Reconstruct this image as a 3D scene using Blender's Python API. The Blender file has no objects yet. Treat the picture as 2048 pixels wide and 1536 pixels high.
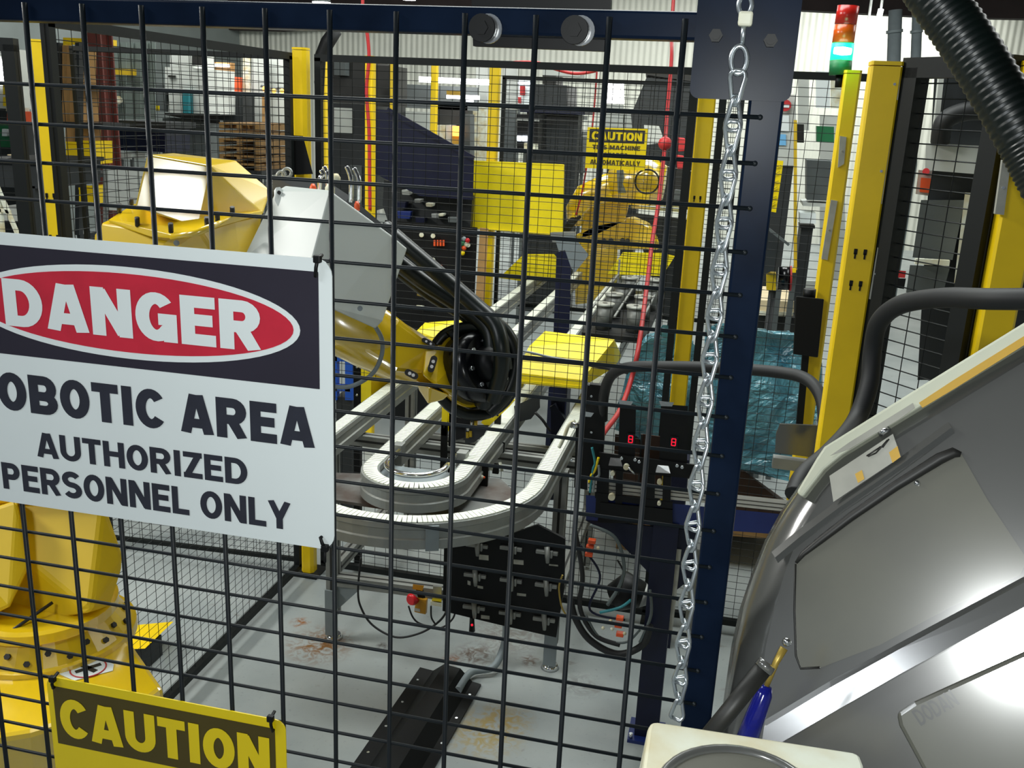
import bpy, bmesh, math, random
from mathutils import Vector, Matrix
random.seed(7)
S = bpy.context.scene
COL = S.collection
# ------------------------------------------------------------------ camera
HCAM = 2.04
F_PX = 1900.0
CAM = Vector((0.5425, -0.6742, HCAM))
RIGHT = Vector((0.97303404, 0.22640841, 0.04409061))
UP = Vector((-0.10406185, 0.26029476, 0.95990508))
FWD = Vector((-0.20585403, 0.93860847, -0.27683614))
cd = bpy.data.cameras.new('camera'); cam = bpy.data.objects.new('camera', cd); COL.objects.link(cam)
cd.sensor_width = 36.0; cd.lens = F_PX / 2048 * 36.0; cd.clip_start = 0.05; cd.clip_end = 200
cam.matrix_world = Matrix(((RIGHT.x, UP.x, -FWD.x, CAM.x), (RIGHT.y, UP.y, -FWD.y, CAM.y), (RIGHT.z, UP.z, -FWD.z, CAM.z), (0, 0, 0, 1)))
S.camera = cam
# ------------------------------------------------------------------ world, exposure
W = bpy.data.worlds.new('world'); S.world = W; W.use_nodes = True
bg = W.node_tree.nodes['Background']; bg.inputs[0].default_value = (0.80, 0.90, 1.0, 1); bg.inputs[1].default_value = 0.16
S.view_settings.view_transform = 'Standard'; S.view_settings.look = 'None'
S.view_settings.exposure = 0.14; S.view_settings.gamma = 1.0; S.view_settings.use_curve_mapping = False
def area(name, loc, target, sx, sy, power, col=(1, 1, 1)):
    l = bpy.data.lights.new(name, 'AREA'); l.shape = 'RECTANGLE'; l.size = sx; l.size_y = sy; l.energy = power; l.color = col
    o = bpy.data.objects.new(name, l); COL.objects.link(o); o.location = loc
    o.rotation_euler = (Vector(target) - Vector(loc)).to_track_quat('-Z', 'Y').to_euler(); return o
area('ceiling_light_cell', (-0.3, 2.6, 4.3), (-0.3, 2.6, 0), 2.6, 1.6, 130, (0.95, 1.0, 0.97))
area('ceiling_light_back', (0.0, 7.0, 4.3), (0.0, 7.0, 0), 4.0, 2.0, 190, (0.95, 1.0, 0.96))
area('ceiling_light_hall', (-2.0, 12.5, 4.2), (-3.0, 14.0, 0.5), 14.0, 2.0, 720, (0.98, 1.0, 0.96))
area('ceiling_light_left', (-4.7, 0.9, 4.25), (-1.0, 1.4, 1.4), 1.1, 1.1, 230, (1.0, 1.0, 0.94))
area('ceiling_light_right', (3.6, 5.0, 4.3), (3.0, 5.0, 0), 2.0, 4.0, 110, (0.97, 1.0, 0.97))
area('ceiling_light_aisle', (-2.3, -1.6, 4.1), (-0.2, 0.0, 1.5), 1.2, 0.5, 40, (0.90, 0.96, 1.0))
fl_ = bpy.data.lights.new('phone_flash', 'POINT'); fl_.energy = 13; fl_.shadow_soft_size = 0.004; fl_.color = (0.96, 1.0, 0.98)
fo_ = bpy.data.objects.new('phone_flash', fl_); COL.objects.link(fo_); fo_.location = CAM + RIGHT * 0.003 + UP * 0.002 - FWD * 0.002
# ------------------------------------------------------------------ pixel rays -> world points
def ray(x, y):
    return RIGHT * ((x - 1024) / F_PX) - UP * ((y - 768) / F_PX) + FWD
def P(x, y, D): return CAM + ray(x, y) * D
def PY(x, y, Y):
    d = ray(x, y); return CAM + d * ((Y - CAM.y) / d.y)
def PZ(x, y, z=0.0):
    d = ray(x, y); return CAM + d * ((z - CAM.z) / d.z)
def PX(x, y, X):
    d = ray(x, y); return CAM + d * ((X - CAM.x) / d.x)
# ------------------------------------------------------------------ materials
def lin(c):
    return tuple(((v / 255) / 12.92 if v / 255 <= 0.04045 else ((v / 255 + 0.055) / 1.055) ** 2.4) for v in c) + (1,)
MATS = {}
def mat(name, rgb, rough=0.5, metal=0.0, var=0.12, scale=14.0, bump=0.0, rgb2=None, emit=0.0, spec=0.5, alpha=None, trans=0.0, coat=0.0, coat_rough=0.12, coat_ior=1.5):
    m = bpy.data.materials.new(name); m.use_nodes = True
    nt = m.node_tree; N = nt.nodes; L = nt.links; b = N['Principled BSDF']
    b.inputs['Roughness'].default_value = rough; b.inputs['Metallic'].default_value = metal
    b.inputs['Specular IOR Level'].default_value = spec
    if coat: b.inputs['Coat Weight'].default_value = coat; b.inputs['Coat Roughness'].default_value = coat_rough; b.inputs['Coat IOR'].default_value = coat_ior
    c1 = lin(rgb); c2 = lin(rgb2) if rgb2 else tuple(v * (1 - var) for v in c1[:3]) + (1,)
    tc = N.new('ShaderNodeTexCoord'); no = N.new('ShaderNodeTexNoise'); no.inputs['Scale'].default_value = scale; no.inputs['Detail'].default_value = 6
    mx = N.new('ShaderNodeMix'); mx.data_type = 'RGBA'; mx.inputs[6].default_value = c1; mx.inputs[7].default_value = c2
    rp = N.new('ShaderNodeMapRange'); rp.inputs[1].default_value = 0.38; rp.inputs[2].default_value = 0.68
    L.new(tc.outputs['Object'], no.inputs['Vector']); L.new(no.outputs['Fac'], rp.inputs[0]); L.new(rp.outputs[0], mx.inputs[0])
    L.new(mx.outputs[2], b.inputs['Base Color'])
    if bump:
        bp = N.new('ShaderNodeBump'); bp.inputs['Strength'].default_value = bump; bp.inputs['Distance'].default_value = 0.004
        n2 = N.new('ShaderNodeTexNoise'); n2.inputs['Scale'].default_value = scale * 8
        L.new(tc.outputs['Object'], n2.inputs['Vector']); L.new(n2.outputs['Fac'], bp.inputs['Height']); L.new(bp.outputs[0], b.inputs['Normal'])
    if emit: b.inputs['Emission Color'].default_value = c1; b.inputs['Emission Strength'].default_value = emit
    if trans: b.inputs['Transmission Weight'].default_value = trans
    if alpha is not None: b.inputs['Alpha'].default_value = alpha
    MATS[name] = m; return m
M = MATS
mat('yellow_paint', (246, 208, 16), 0.42, var=0.10, scale=9)
mat('robot_yellow', (246, 206, 8), 0.3, var=0.08, scale=6, coat=1.0, coat_rough=0.19, coat_ior=2.4)
mat('dull_yellow', (205, 172, 30), 0.55, var=0.15)
mat('bright_yellow', (252, 228, 24), 0.4, var=0.08)
mat('sign_yellow', (240, 212, 8), 0.35, var=0.04)
mat('sign_white', (232, 240, 240), 0.35, var=0.04, scale=5)
mat('sign_black', (42, 38, 52), 0.5, var=0.15)
mat('sign_red', (205, 40, 62), 0.45, var=0.12, scale=40)
mat('letter_dark', (44, 46, 58), 0.5, var=0.2, scale=50)
mat('letter_brown', (78, 66, 10), 0.5, var=0.15)
mat('black_wire', (18, 25, 30), 0.5, var=0.25, spec=0.35)
mat('black_mesh', (14, 19, 19), 0.55, spec=0.3)
mat('blue_black_steel', (17, 28, 46), 0.29, 0.0, var=0.35, scale=20, spec=0.05)
mat('black_plastic', (9, 11, 13), 0.5, spec=0.3)
mat('black_rubber', (24, 26, 28), 0.6, var=0.2)
mat('black_gloss', (10, 12, 16), 0.22)
mat('navy_steel', (12, 18, 46), 0.45, var=0.25, spec=0.35)
mat('blue_paint', (24, 44, 110), 0.4, var=0.15)
mat('blue_plastic', (22, 84, 190), 0.4)
mat('chain_zinc', (200, 208, 212), 0.28, 0.85, var=0.12)
mat('aluminium', (150, 153, 150), 0.42, 0.45, var=0.12, scale=18)
mat('aluminium_dull', (150, 152, 148), 0.5, 0.45, var=0.2, scale=18)
mat('chrome', (225, 228, 230), 0.16, 0.95)
mat('belt_white', (224, 228, 216), 0.45, var=0.08, scale=40)
mat('cover_grey', (198, 204, 200), 0.34, var=0.05, scale=4)
mat('plate_grey', (130, 140, 144), 0.45, var=0.1)
mat('machine_grey', (78, 79, 77), 0.5, var=0.14, scale=5, spec=0.3, coat=1.0, coat_rough=0.15, coat_ior=2.1)
mat('machine_panel', (100, 100, 88), 0.5, var=0.14, scale=6, rgb2=(86, 86, 78), spec=0.3, coat=1.0, coat_rough=0.15, coat_ior=2.1)
mat('machine_dark', (36, 36, 34), 0.5, var=0.2)
mat('cream', (220, 224, 208), 0.5, var=0.2, scale=16, rgb2=(196, 182, 138))
mat('cream_trim', (206, 210, 190), 0.5, var=0.1)
mat('orange_label', (206, 164, 62), 0.55, var=0.15)
mat('label_paper', (170, 170, 160), 0.5, var=0.2, scale=30)
mat('wall_white', (214, 218, 208), 0.8, var=0.08, scale=2)
mat('wall_grey', (120, 128, 126), 0.8, var=0.12, scale=2)
mat('dark_ceiling', (44, 34, 34), 0.9, var=0.3, scale=3)
mat('rust_red', (120, 62, 54), 0.7, var=0.2, scale=8)
mat('red_paint', (192, 46, 48), 0.5, var=0.1)
mat('hose_red', (168, 40, 42), 0.5)
mat('rail_white', (206, 207, 202), 0.45)
mat('tower_yellow', (244, 204, 10), 0.5, var=0.08, scale=6)
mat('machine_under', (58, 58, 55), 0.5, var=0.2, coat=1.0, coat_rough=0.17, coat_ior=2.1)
mat('red_gloss', (206, 22, 34), 0.35)
mat('orange_plastic', (224, 84, 34), 0.45)
mat('amber', (196, 140, 20), 0.45)
mat('cardboard', (178, 136, 82), 0.8, var=0.12, scale=10)
mat('brown_box', (70, 48, 36), 0.8, var=0.2)
mat('rusty_tray', (116, 118, 116), 0.5, 0.2, scale=7, rgb2=(66, 46, 36))
mat('wood', (168, 130, 78), 0.75, var=0.25, scale=12)
mat('dark_machine', (38, 42, 44), 0.55, var=0.25, scale=6)
mat('mid_machine', (86, 92, 92), 0.55, var=0.2, scale=5)
mat('light_machine', (196, 200, 194), 0.55, var=0.1, scale=5)
mat('grey_curtain', (104, 116, 112), 0.6, var=0.15, scale=4)
mat('can_grey', (108, 110, 106), 0.45, 0.3, var=0.15)
mat('can_top', (172, 174, 166), 0.4, 0.3)
mat('green_paint', (28, 110, 66), 0.5)
mat('teal_cable', (40, 130, 140), 0.5)
mat('copper', (176, 150, 70), 0.4, 0.5)
mat('glass_smoke', (90, 100, 100), 0.3, var=0.3, scale=7)
mat('beige_cover', (222, 204, 166), 0.6)
mat('screwdriver_blue', (34, 40, 150), 0.12, trans=0.5)
mat('lamp_white', (255, 255, 255), 0.5, emit=9.0, var=0)
mat('lamp_soft', (235, 242, 255), 0.5, emit=3.0, var=0)
mat('lamp_warm', (255, 176, 74), 0.5, emit=2.5, var=0)
mat('lamp_green', (20, 235, 140), 0.4, emit=2.2, var=0)
mat('lamp_green_core', (210, 255, 235), 0.4, emit=5.0, var=0)
mat('led_red', (225, 20, 50), 0.4, emit=0.9, var=0)
mat('lens_red', (196, 34, 26), 0.25, var=0.1)
mat('lens_orange', (214, 88, 20), 0.25, var=0.1)
mat('hose_black', (12, 22, 20), 0.35, var=0.3)
mat('light_blue_tag', (120, 190, 240), 0.5)
# teal stretch film: thin, crinkled, glossy
def film():
    m = mat('teal_film', (96, 160, 176), 0.16, var=0.4, scale=9, rgb2=(44, 104, 126), spec=0.9)
    nt = m.node_tree; N = nt.nodes; L = nt.links; b = N['Principled BSDF']
    v = N.new('ShaderNodeTexVoronoi'); v.inputs['Scale'].default_value = 9; v.distance = 'MINKOWSKI' if False else 'EUCLIDEAN'
    tc = N.new('ShaderNodeTexCoord'); no = N.new('ShaderNodeTexNoise'); no.inputs['Scale'].default_value = 7; no.inputs['Detail'].default_value = 4; no.inputs['Distortion'].default_value = 1.6
    bp = N.new('ShaderNodeBump'); bp.inputs['Strength'].default_value = 1.0; bp.inputs['Distance'].default_value = 0.05
    L.new(tc.outputs['Object'], no.inputs['Vector']); L.new(no.outputs['Fac'], bp.inputs['Height']); L.new(bp.outputs[0], b.inputs['Normal'])
    N.remove(v); b.inputs['Alpha'].default_value = 0.86
film()
# corrugated wall, floor with stains
def wall_ribs(name, rgb, period):
    m = mat(name, rgb, 0.7, var=0.1, scale=2); nt = m.node_tree; N = nt.nodes; L = nt.links; b = N['Principled BSDF']
    tc = N.new('ShaderNodeTexCoord'); w = N.new('ShaderNodeTexWave'); w.inputs['Scale'].default_value = period; w.bands_direction = 'X'
    bp = N.new('ShaderNodeBump'); bp.inputs['Strength'].default_value = 0.5; bp.inputs['Distance'].default_value = 0.03
    L.new(tc.outputs['Object'], w.inputs['Vector']); L.new(w.outputs['Fac'], bp.inputs['Height']); L.new(bp.outputs[0], b.inputs['Normal'])
wall_ribs('ribbed_wall', (216, 218, 206), 3.0)
def floor_mat():
    m = bpy.data.materials.new('concrete_floor'); m.use_nodes = True; nt = m.node_tree; N = nt.nodes; L = nt.links; b = N['Principled BSDF']
    b.inputs['Roughness'].default_value = 0.42
    g = N.new('ShaderNodeNewGeometry')
    def noise(sc, det=6, dist=0.0):
        n = N.new('ShaderNodeTexNoise'); n.inputs['Scale'].default_value = sc; n.inputs['Detail'].default_value = det; n.inputs['Distortion'].default_value = dist
        L.new(g.outputs['Position'], n.inputs['Vector']); return n.outputs['Fac']
    def rng(s, a, c, o1=0.0, o2=1.0):
        r = N.new('ShaderNodeMapRange'); r.inputs[1].default_value = a; r.inputs[2].default_value = c; r.inputs[3].default_value = o1; r.inputs[4].default_value = o2
        L.new(s, r.inputs[0]); return r.outputs[0]
    def mixc(f, a, c):
        x = N.new('ShaderNodeMix'); x.data_type = 'RGBA'
        L.new(f, x.inputs[0])
        for i, v in ((6, a), (7, c)):
            if isinstance(v, tuple): x.inputs[i].default_value = v
            else: L.new(v, x.inputs[i])
        return x.outputs[2]
    def mul(a, c):
        x = N.new('ShaderNodeMath'); x.operation = 'MULTIPLY'; L.new(a, x.inputs[0]); L.new(c, x.inputs[1]); return x.outputs[0]
    base = mixc(rng(noise(2.2), 0.35, 0.7), lin((162, 168, 167)), lin((136, 144, 145)))
    base = mixc(rng(noise(60, 3), 0.62, 0.75, 0, 0.35), base, lin((110, 112, 112)))
    base = mixc(rng(noise(11, 5, 0.8), 0.66, 0.78, 0, 0.6), base, lin((96, 84, 66)))
    for (x, y, r, amt, col) in STAINS:
        sp = N.new('ShaderNodeVectorMath'); sp.operation = 'DISTANCE'; L.new(g.outputs['Position'], sp.inputs[0]); sp.inputs[1].default_value = (x, y, 0)
        near = rng(sp.outputs['Value'], r * 0.3, r, 1, 0)
        base = mixc(mul(near, rng(noise(26, 6, 1.5), 0.40, 0.60, 0, amt)), base, lin(col))
    L.new(base, b.inputs['Base Color']); return m
STAINS = []
for px, py, r, a, c in ((640, 1290, 0.16, 1.0, (120, 82, 40)), (600, 1245, 0.05, 1.0, (140, 90, 50)), (970, 1465, 0.17, 0.8, (160, 138, 60)), (1010, 1440, 0.12, 0.7, (150, 126, 60)),
                        (950, 1310, 0.10, 1.0, (88, 70, 58)), (765, 1292, 0.03, 1.0, (60, 50, 44)), (905, 1320, 0.05, 1.0, (130, 92, 70)), (1060, 1322, 0.05, 1.0, (96, 74, 58)), (1020, 1270, 0.18, 0.6, (104, 92, 82)), (1160, 1370, 0.1, 0.6, (110, 112, 108))):
    q = PZ(px, py); STAINS.append((q.x, q.y, r, a, c))
M['concrete_floor'] = floor_mat()
# ------------------------------------------------------------------ mesh builder
class MB:
    def __init__(s): s.bm = bmesh.new()
    def hull(s, pts):
        b = bmesh.new(); vs = [b.verts.new(p) for p in pts]
        r = bmesh.ops.convex_hull(b, input=vs)
        bad = [v for v in b.verts if not v.link_faces]
        bmesh.ops.delete(b, geom=bad, context='VERTS')
        bmesh.ops.dissolve_limit(b, angle_limit=0.035, verts=b.verts[:], edges=b.edges[:])
        s._merge(b); return s
    def _merge(s, b):
        me = bpy.data.meshes.new('tmp'); b.to_mesh(me); b.free(); s.bm.from_mesh(me); bpy.data.meshes.remove(me)
    def box(s, lo, hi, bevel=0.0):
        b = bmesh.new(); r = bmesh.ops.create_cube(b, size=1)
        lo = Vector(lo); hi = Vector(hi)
        for v in b.verts: v.co = Vector((lo[i] + (v.co[i] + 0.5) * (hi[i] - lo[i]) for i in range(3)))
        if bevel: bmesh.ops.bevel(b, geom=b.edges[:], offset=bevel, segments=2, affect='EDGES', profile=0.5)
        s._merge(b); return s
    def obox(s, c, ax, ay, az, sx, sy, sz, bevel=0.0):
        b = bmesh.new(); bmesh.ops.create_cube(b, size=1)
        for v in b.verts: v.co = Vector((v.co.x * sx, v.co.y * sy, v.co.z * sz))
        if bevel: bmesh.ops.bevel(b, geom=b.edges[:], offset=bevel, segments=2, affect='EDGES', profile=0.5)
        ax, ay, az, c = Vector(ax), Vector(ay), Vector(az), Vector(c)
        for v in b.verts: v.co = c + ax * v.co.x + ay * v.co.y + az * v.co.z
        s._merge(b); return s
    def bar(s, p, q, w, h, up=(0, 0, 1), bevel=0.0):
        p, q = Vector(p), Vector(q); z = (q - p); n = z.length; z.normalize()
        u = Vector(up)
        if abs(u.dot(z)) > 0.95: u = Vector((0, 1, 0))
        x = u.cross(z).normalized(); y = z.cross(x)
        return s.obox((p + q) / 2, x, y, z, w, h, n, bevel)
    def tube(s, pts, r, n=10, caps=True):
        pts = [Vector(p) for p in pts]; rs = r if isinstance(r, (list, tuple)) else [r] * len(pts)
        rings = []; prev = None
        for i, p in enumerate(pts):
            t = (pts[min(i + 1, len(pts) - 1)] - pts[max(i - 1, 0)]).normalized()
            if prev is None:
                u = Vector((0, 0, 1)) if abs(t.z) < 0.9 else Vector((1, 0, 0)); x = u.cross(t).normalized()
            else:
                x = (prev - t * prev.dot(t)).normalized()
            prev = x; y = t.cross(x)
            rings.append([s.bm.verts.new(p + (x * math.cos(2 * math.pi * k / n) + y * math.sin(2 * math.pi * k / n)) * rs[i]) for k in range(n)])
        for a, b in zip(rings, rings[1:]):
            for k in range(n):
                f = s.bm.faces.new((a[k], a[(k + 1) % n], b[(k + 1) % n], b[k])); f.smooth = True
        if caps:
            s.bm.faces.new(rings[0][::-1]); s.bm.faces.new(rings[-1])
        return s
    def cyl(s, p, q, r, n=20, r2=None): return s.tube([p, q], [r, r if r2 is None else r2], n)
    def prism(s, pts, ext):
        pts = [Vector(p) for p in pts]; ext = Vector(ext)
        a = [s.bm.verts.new(p) for p in pts]; b = [s.bm.verts.new(p + ext) for p in pts]
        s.bm.faces.new(a); s.bm.faces.new(b[::-1]); n = len(a)
        for k in range(n): s.bm.faces.new((a[k], b[k], b[(k + 1) % n], a[(k + 1) % n]))
        return s
    def ring(s, c, ax, ay, R, r, n=28, m=8, a0=0, a1=2 * math.pi):
        c, ax, ay = Vector(c), Vector(ax), Vector(ay); full = abs(a1 - a0 - 2 * math.pi) < 1e-4
        k = n if full else n + 1
        pts = [c + (ax * math.cos(a0 + (a1 - a0) * i / n) + ay * math.sin(a0 + (a1 - a0) * i / n)) * R for i in range(k)]
        if full: pts = pts + [pts[0]]
        return s.tube(pts, r, m, caps=not full)
    def ball(s, c, r, n=12):
        b = bmesh.new(); bmesh.ops.create_uvsphere(b, u_segments=n, v_segments=max(6, n // 2 + 2), radius=r)
        for v in b.verts: v.co += Vector(c)
        for f in b.faces: f.smooth = True
        s._merge(b); return s
    def mesh(s, name):
        bmesh.ops.recalc_face_normals(s.bm, faces=s.bm.faces[:])
        me = bpy.data.meshes.new(name); s.bm.to_mesh(me); s.bm.free(); return me
def obj(name, mb, m, parent=None, bevel=0.0, kind=None):
    me = mb if isinstance(mb, bpy.types.Mesh) else mb.mesh(name)
    if not me.materials: me.materials.append(M[m])
    o = bpy.data.objects.new(name, me); COL.objects.link(o)
    if parent is not None:
        o.parent = parent
        if parent.type == 'EMPTY': o.matrix_parent_inverse = Matrix.Translation(-parent.location)
    if bevel:
        md = o.modifiers.new('edge', 'BEVEL'); md.width = bevel; md.segments = 2; md.limit_method = 'ANGLE'
    if kind: o['kind'] = kind
    return o
def thing(name, label, cat, loc=(0, 0, 0), group=None):
    o = bpy.data.objects.new(name, None); o.empty_display_size = 0.05; COL.objects.link(o); o.location = loc
    o['label'] = label; o['category'] = cat
    if group: o['group'] = group
    return o
def tag(o, label, cat, group=None):
    o['label'] = label; o['category'] = cat
    if group: o['group'] = group
    return o
def struct(name, mb, m): return obj(name, mb, m, kind='structure')
def smooth_path(pts, n=8):
    pts = [Vector(p) for p in pts]; out = []
    for i in range(len(pts) - 1):
        p0, p1, p2, p3 = pts[max(i - 1, 0)], pts[i], pts[i + 1], pts[min(i + 2, len(pts) - 1)]
        for k in range(n):
            t = k / n
            out.append(0.5 * ((2 * p1) + (p2 - p0) * t + (2 * p0 - 5 * p1 + 4 * p2 - p3) * t * t + (3 * p1 - p0 - 3 * p2 + p3) * t ** 3))
    out.append(pts[-1]); return out
def arc(cx, cy, rx, ry, a0, a1, n=10):
    return [(cx + rx * math.cos(math.radians(a0 + (a1 - a0) * k / n)), cy + ry * math.sin(math.radians(a0 + (a1 - a0) * k / n))) for k in range(n + 1)]
def glyph(ch, w, t):
    """centre-line strokes of a bold grotesque capital in a box w wide, 1 high; stroke t"""
    h = t / 2; l, r, b, m, T = h, w - h, h, 0.5, 1 - h
    O = arc(w / 2, .5, w / 2 - h, .5 - h, 90, 450, 28)
    if ch == 'O': return [O]
    if ch == 'C': return [arc(w / 2, .5, w / 2 - h, .5 - h, 38, 322, 24)]
    if ch == 'G': return [arc(w / 2, .5, w / 2 - h, .5 - h, 42, 318, 24) + [(r, .30), (r, .46), (w * .55, .46)], [(r, 0.0), (r, .46)]]
    if ch == 'D': return [[(l, b), (l, T), (w * .45, T)] + arc(w * .45, .5, w * .55 - h, .5 - h, 90, -90, 14) + [(l, b)]]
    if ch == 'A': return [[(h * .95, 0), (w / 2 - h * .35, 1)], [(w - h * .95, 0), (w / 2 + h * .35, 1)], [(w * .26, .27), (w * .74, .27)]]
    if ch == 'N': return [[(l, 0), (l, 1)], [(r, 0), (r, 1)], [(l + h * .3, 1 - h * .6), (r - h * .3, h * .6)]]
    if ch == 'E': return [[(l, 0), (l, 1)], [(l, T), (w, T)], [(l, b), (w, b)], [(l, .52), (w * .92, .52)]]
    if ch == 'F': return [[(l, 0), (l, 1)], [(l, T), (w, T)], [(l, .5), (w * .9, .5)]]
    if ch in 'RPB':
        up = [(l, T), (w * .55, T)] + arc(w * .55, (T + .47) / 2, w * .43 - h, (T - .47) / 2, 90, -90, 10) + [(l, .47)]
        o = [[(l, 0), (l, 1)], up]
        if ch == 'R': o.append([(w * .5, .47), (w - h * 1.0, 0)])
        if ch == 'B': o.append([(l, .47), (w * .55, .47)] + arc(w * .55, (b + .47) / 2, w * .45 - h, (.47 - b) / 2, 90, -90, 10) + [(l, b)])
        return o
    if ch == 'T': return [[(0, T), (w, T)], [(w / 2, 0), (w / 2, 1)]]
    if ch == 'I': return [[(w / 2, 0), (w / 2, 1)]]
    if ch == 'U': return [[(l, 1), (l, .38)] + arc(w / 2, .38, w / 2 - h, .38 - h, 180, 360, 14) + [(r, 1)]]
    if ch == 'H': return [[(l, 0), (l, 1)], [(r, 0), (r, 1)], [(l, .52), (r, .52)]]
    if ch == 'Z': return [[(0, T), (w, T)], [(0, b), (w, b)], [(w - h * 1.1, T), (h * 1.1, b)]]
    if ch == 'L': return [[(l, 0), (l, 1)], [(l, b), (w, b)]]
    if ch == 'Y': return [[(w / 2, 0), (w / 2, .42)], [(w / 2, .38), (h * .9, 1)], [(w / 2, .38), (w - h * .9, 1)]]
    if ch == 'M': return [[(l, 0), (l, 1)], [(r, 0), (r, 1)], [(l + h * .3, 1), (w / 2, .12)], [(r - h * .3, 1), (w / 2, .12)]]
    if ch == 'S': return [arc(w / 2, (T + .5) / 2, w / 2 - h, (T - .5) / 2, 30, 270, 14) + arc(w / 2, (b + .5) / 2, w / 2 - h, (.5 - b) / 2, 90, -150, 14)]
    return []
GW = dict(I=.26, E=.58, F=.55, L=.55, T=.62, M=.86, A=.74, R=.68, B=.68, P=.64, S=.66, Y=.70, Z=.60)
def text_mesh(body, X0, X1, Z0, Z1, Y, bold=0.02, frame=None, t=0.235):
    """lettering in the XZ plane facing -Y, or in frame (origin, ax, ay)"""
    tot = 0; lay = []
    for ch in body:
        if ch == ' ': tot += .30; continue
        w = GW.get(ch, .70); tot -= .05 if (ch == 'A' and lay and lay[-1][0] in 'CR') else 0; lay.append((ch, tot, w)); tot += w + .065
    tot -= .065
    bm = bmesh.new(); sx = (X1 - X0) / tot; sz = Z1 - Z0
    lay_n = [0]; fn = frame[1].cross(frame[2]).normalized() if frame else Vector((0, -1, 0))
    def put(u, v):
        u = X0 + u * sx; v = Z0 + min(max(v, 0.0), 1.0) * sz
        return bm.verts.new((frame[0] + frame[1] * u + frame[2] * v if frame else Vector((u, Y, v))) + fn * (0.00004 * lay_n[0]))
    for ch, x0, w in lay:
        lay_n[0] = 0
        for st in glyph(ch, w, t):
            lay_n[0] += 1; st = [p for i_, p in enumerate(st) if i_ == 0 or abs(p[0] - st[i_ - 1][0]) + abs(p[1] - st[i_ - 1][1]) > 1e-5]; n = len(st); L = []; R = []
            closed = abs(st[0][0] - st[-1][0]) < 1e-6 and abs(st[0][1] - st[-1][1]) < 1e-6 and n > 4
            for i, (x, y) in enumerate(st):
                pa = st[i - 1] if i else (st[-2] if closed else st[0]); pb = st[i + 1] if i < n - 1 else (st[1] if closed else st[-1])
                d1 = Vector((x - pa[0], y - pa[1])); d2 = Vector((pb[0] - x, pb[1] - y))
                d1 = d1.normalized() if d1.length > 1e-6 else d2.normalized(); d2 = d2.normalized() if d2.length > 1e-6 else d1
                m_ = (d1 + d2).normalized(); k = min(1 / max(m_.dot(d1), .45), 1.6) * t / 2
                nx, ny = -m_.y * k, m_.x * k
                L.append(put(x0 + x + nx, y + ny)); R.append(put(x0 + x - nx, y - ny))
            for i in range(n - 1):
                bm.faces.new((L[i], L[i + 1], R[i + 1], R[i]))
    me = bpy.data.meshes.new('lettering'); bm.to_mesh(me); bm.free(); return me
def rrect(X0, X1, Z0, Z1, Y, r, n=5):
    pts = []
    for cx, cz, a in ((X1 - r, Z1 - r, 0), (X0 + r, Z1 - r, 90), (X0 + r, Z0 + r, 180), (X1 - r, Z0 + r, 270)):
        for k in range(n + 1):
            t = math.radians(a + 90 * k / n); pts.append(Vector((cx + r * math.cos(t), Y, cz + r * math.sin(t))))
    return pts
def children(o): return [c for c in bpy.data.objects if c.parent == o]
def copy_tree(root, loc, label, group=None, rotz=None):
    r = root.copy(); COL.objects.link(r); r.location = loc; r['label'] = label
    if group: r['group'] = group
    if rotz is not None: r.rotation_euler = (0, 0, rotz)
    for ch in list(root.children):
        c = ch.copy(); COL.objects.link(c); c.parent = r
        for g in list(ch.children):
            d = g.copy(); COL.objects.link(d); d.parent = c
    return r
def deep_parent(o, p):
    o.parent = p; return o
# ================================================================== the setting
WX0, WX1, WY1, ZC = -9.0, 7.0, 17.0, 4.4
struct('floor', MB().box((WX0, -5, -0.1), (WX1, WY1, 0)), 'concrete_floor')
struct('ceiling', MB().box((WX0, -5, ZC), (WX1, WY1, ZC + 0.1)), 'dark_ceiling')
struct('wall_back', MB().box((WX0, WY1, 0), (WX1, WY1 + 0.1, ZC)), 'ribbed_wall')
struct('wall_left', MB().box((WX0 - 0.1, -5, 0), (WX0, WY1, ZC)), 'wall_grey')
struct('wall_right', MB().box((WX1, -5, 0), (WX1 + 0.1, WY1, ZC)), 'wall_white')
for i, y in enumerate((6.0, 9.0, 12.0, 15.0)):
    b = MB(); b.box((WX0, y - 0.08, ZC - 0.30), (WX1, y + 0.08, ZC - 0.27)); b.box((WX0, y - 0.08, ZC - 0.03), (WX1, y + 0.08, ZC)); b.box((WX0, y - 0.012, ZC - 0.27), (WX1, y + 0.012, ZC - 0.03))
    struct('trim_%d' % (i + 1), b, 'rust_red' if i > 1 else 'dark_ceiling')
# ================================================================== front mesh gate
ZR = HCAM + 0.0326
def zrow(k): return ZR - 0.03 * k
gate = thing('mesh_gate', 'black wire mesh gate nearest the camera, carrying the white danger sign', 'fence', (0.1, 0, 0))
XL, XP = -0.72, 0.545
obj('top_rail', MB().box((XL, 0.0025, 2.0895), (XP, 0.0225, 2.1075), 0.002), 'blue_black_steel', gate)
obj('bottom_rail', MB().box((XL, 0.0025, 0.10), (XP, 0.0225, 0.12), 0.002), 'blue_black_steel', gate)
vm = MB().tube([(0, -0.0012, 0.11), (0, -0.0012, 2.1025)], 0.0021, 8).mesh('vertical_wire')
for i in range(-14, 11):
    o = obj('vertical_wire', vm, 'black_wire', gate); o.location = (0.05 * i, 0, 0)
hb = MB(); hb.tube([(XL, 0.0020, 0), (0.5545, 0.0020, 0)], 0.0015, 8); hb.ball((0.5545, 0.0020, 0), 0.0019, 8)
hm = hb.mesh('horizontal_wire')
for k in range(1, 64):
    o = obj('horizontal_wire', hm, 'black_wire', gate); o.location = (0, 0, zrow(k))
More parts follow.
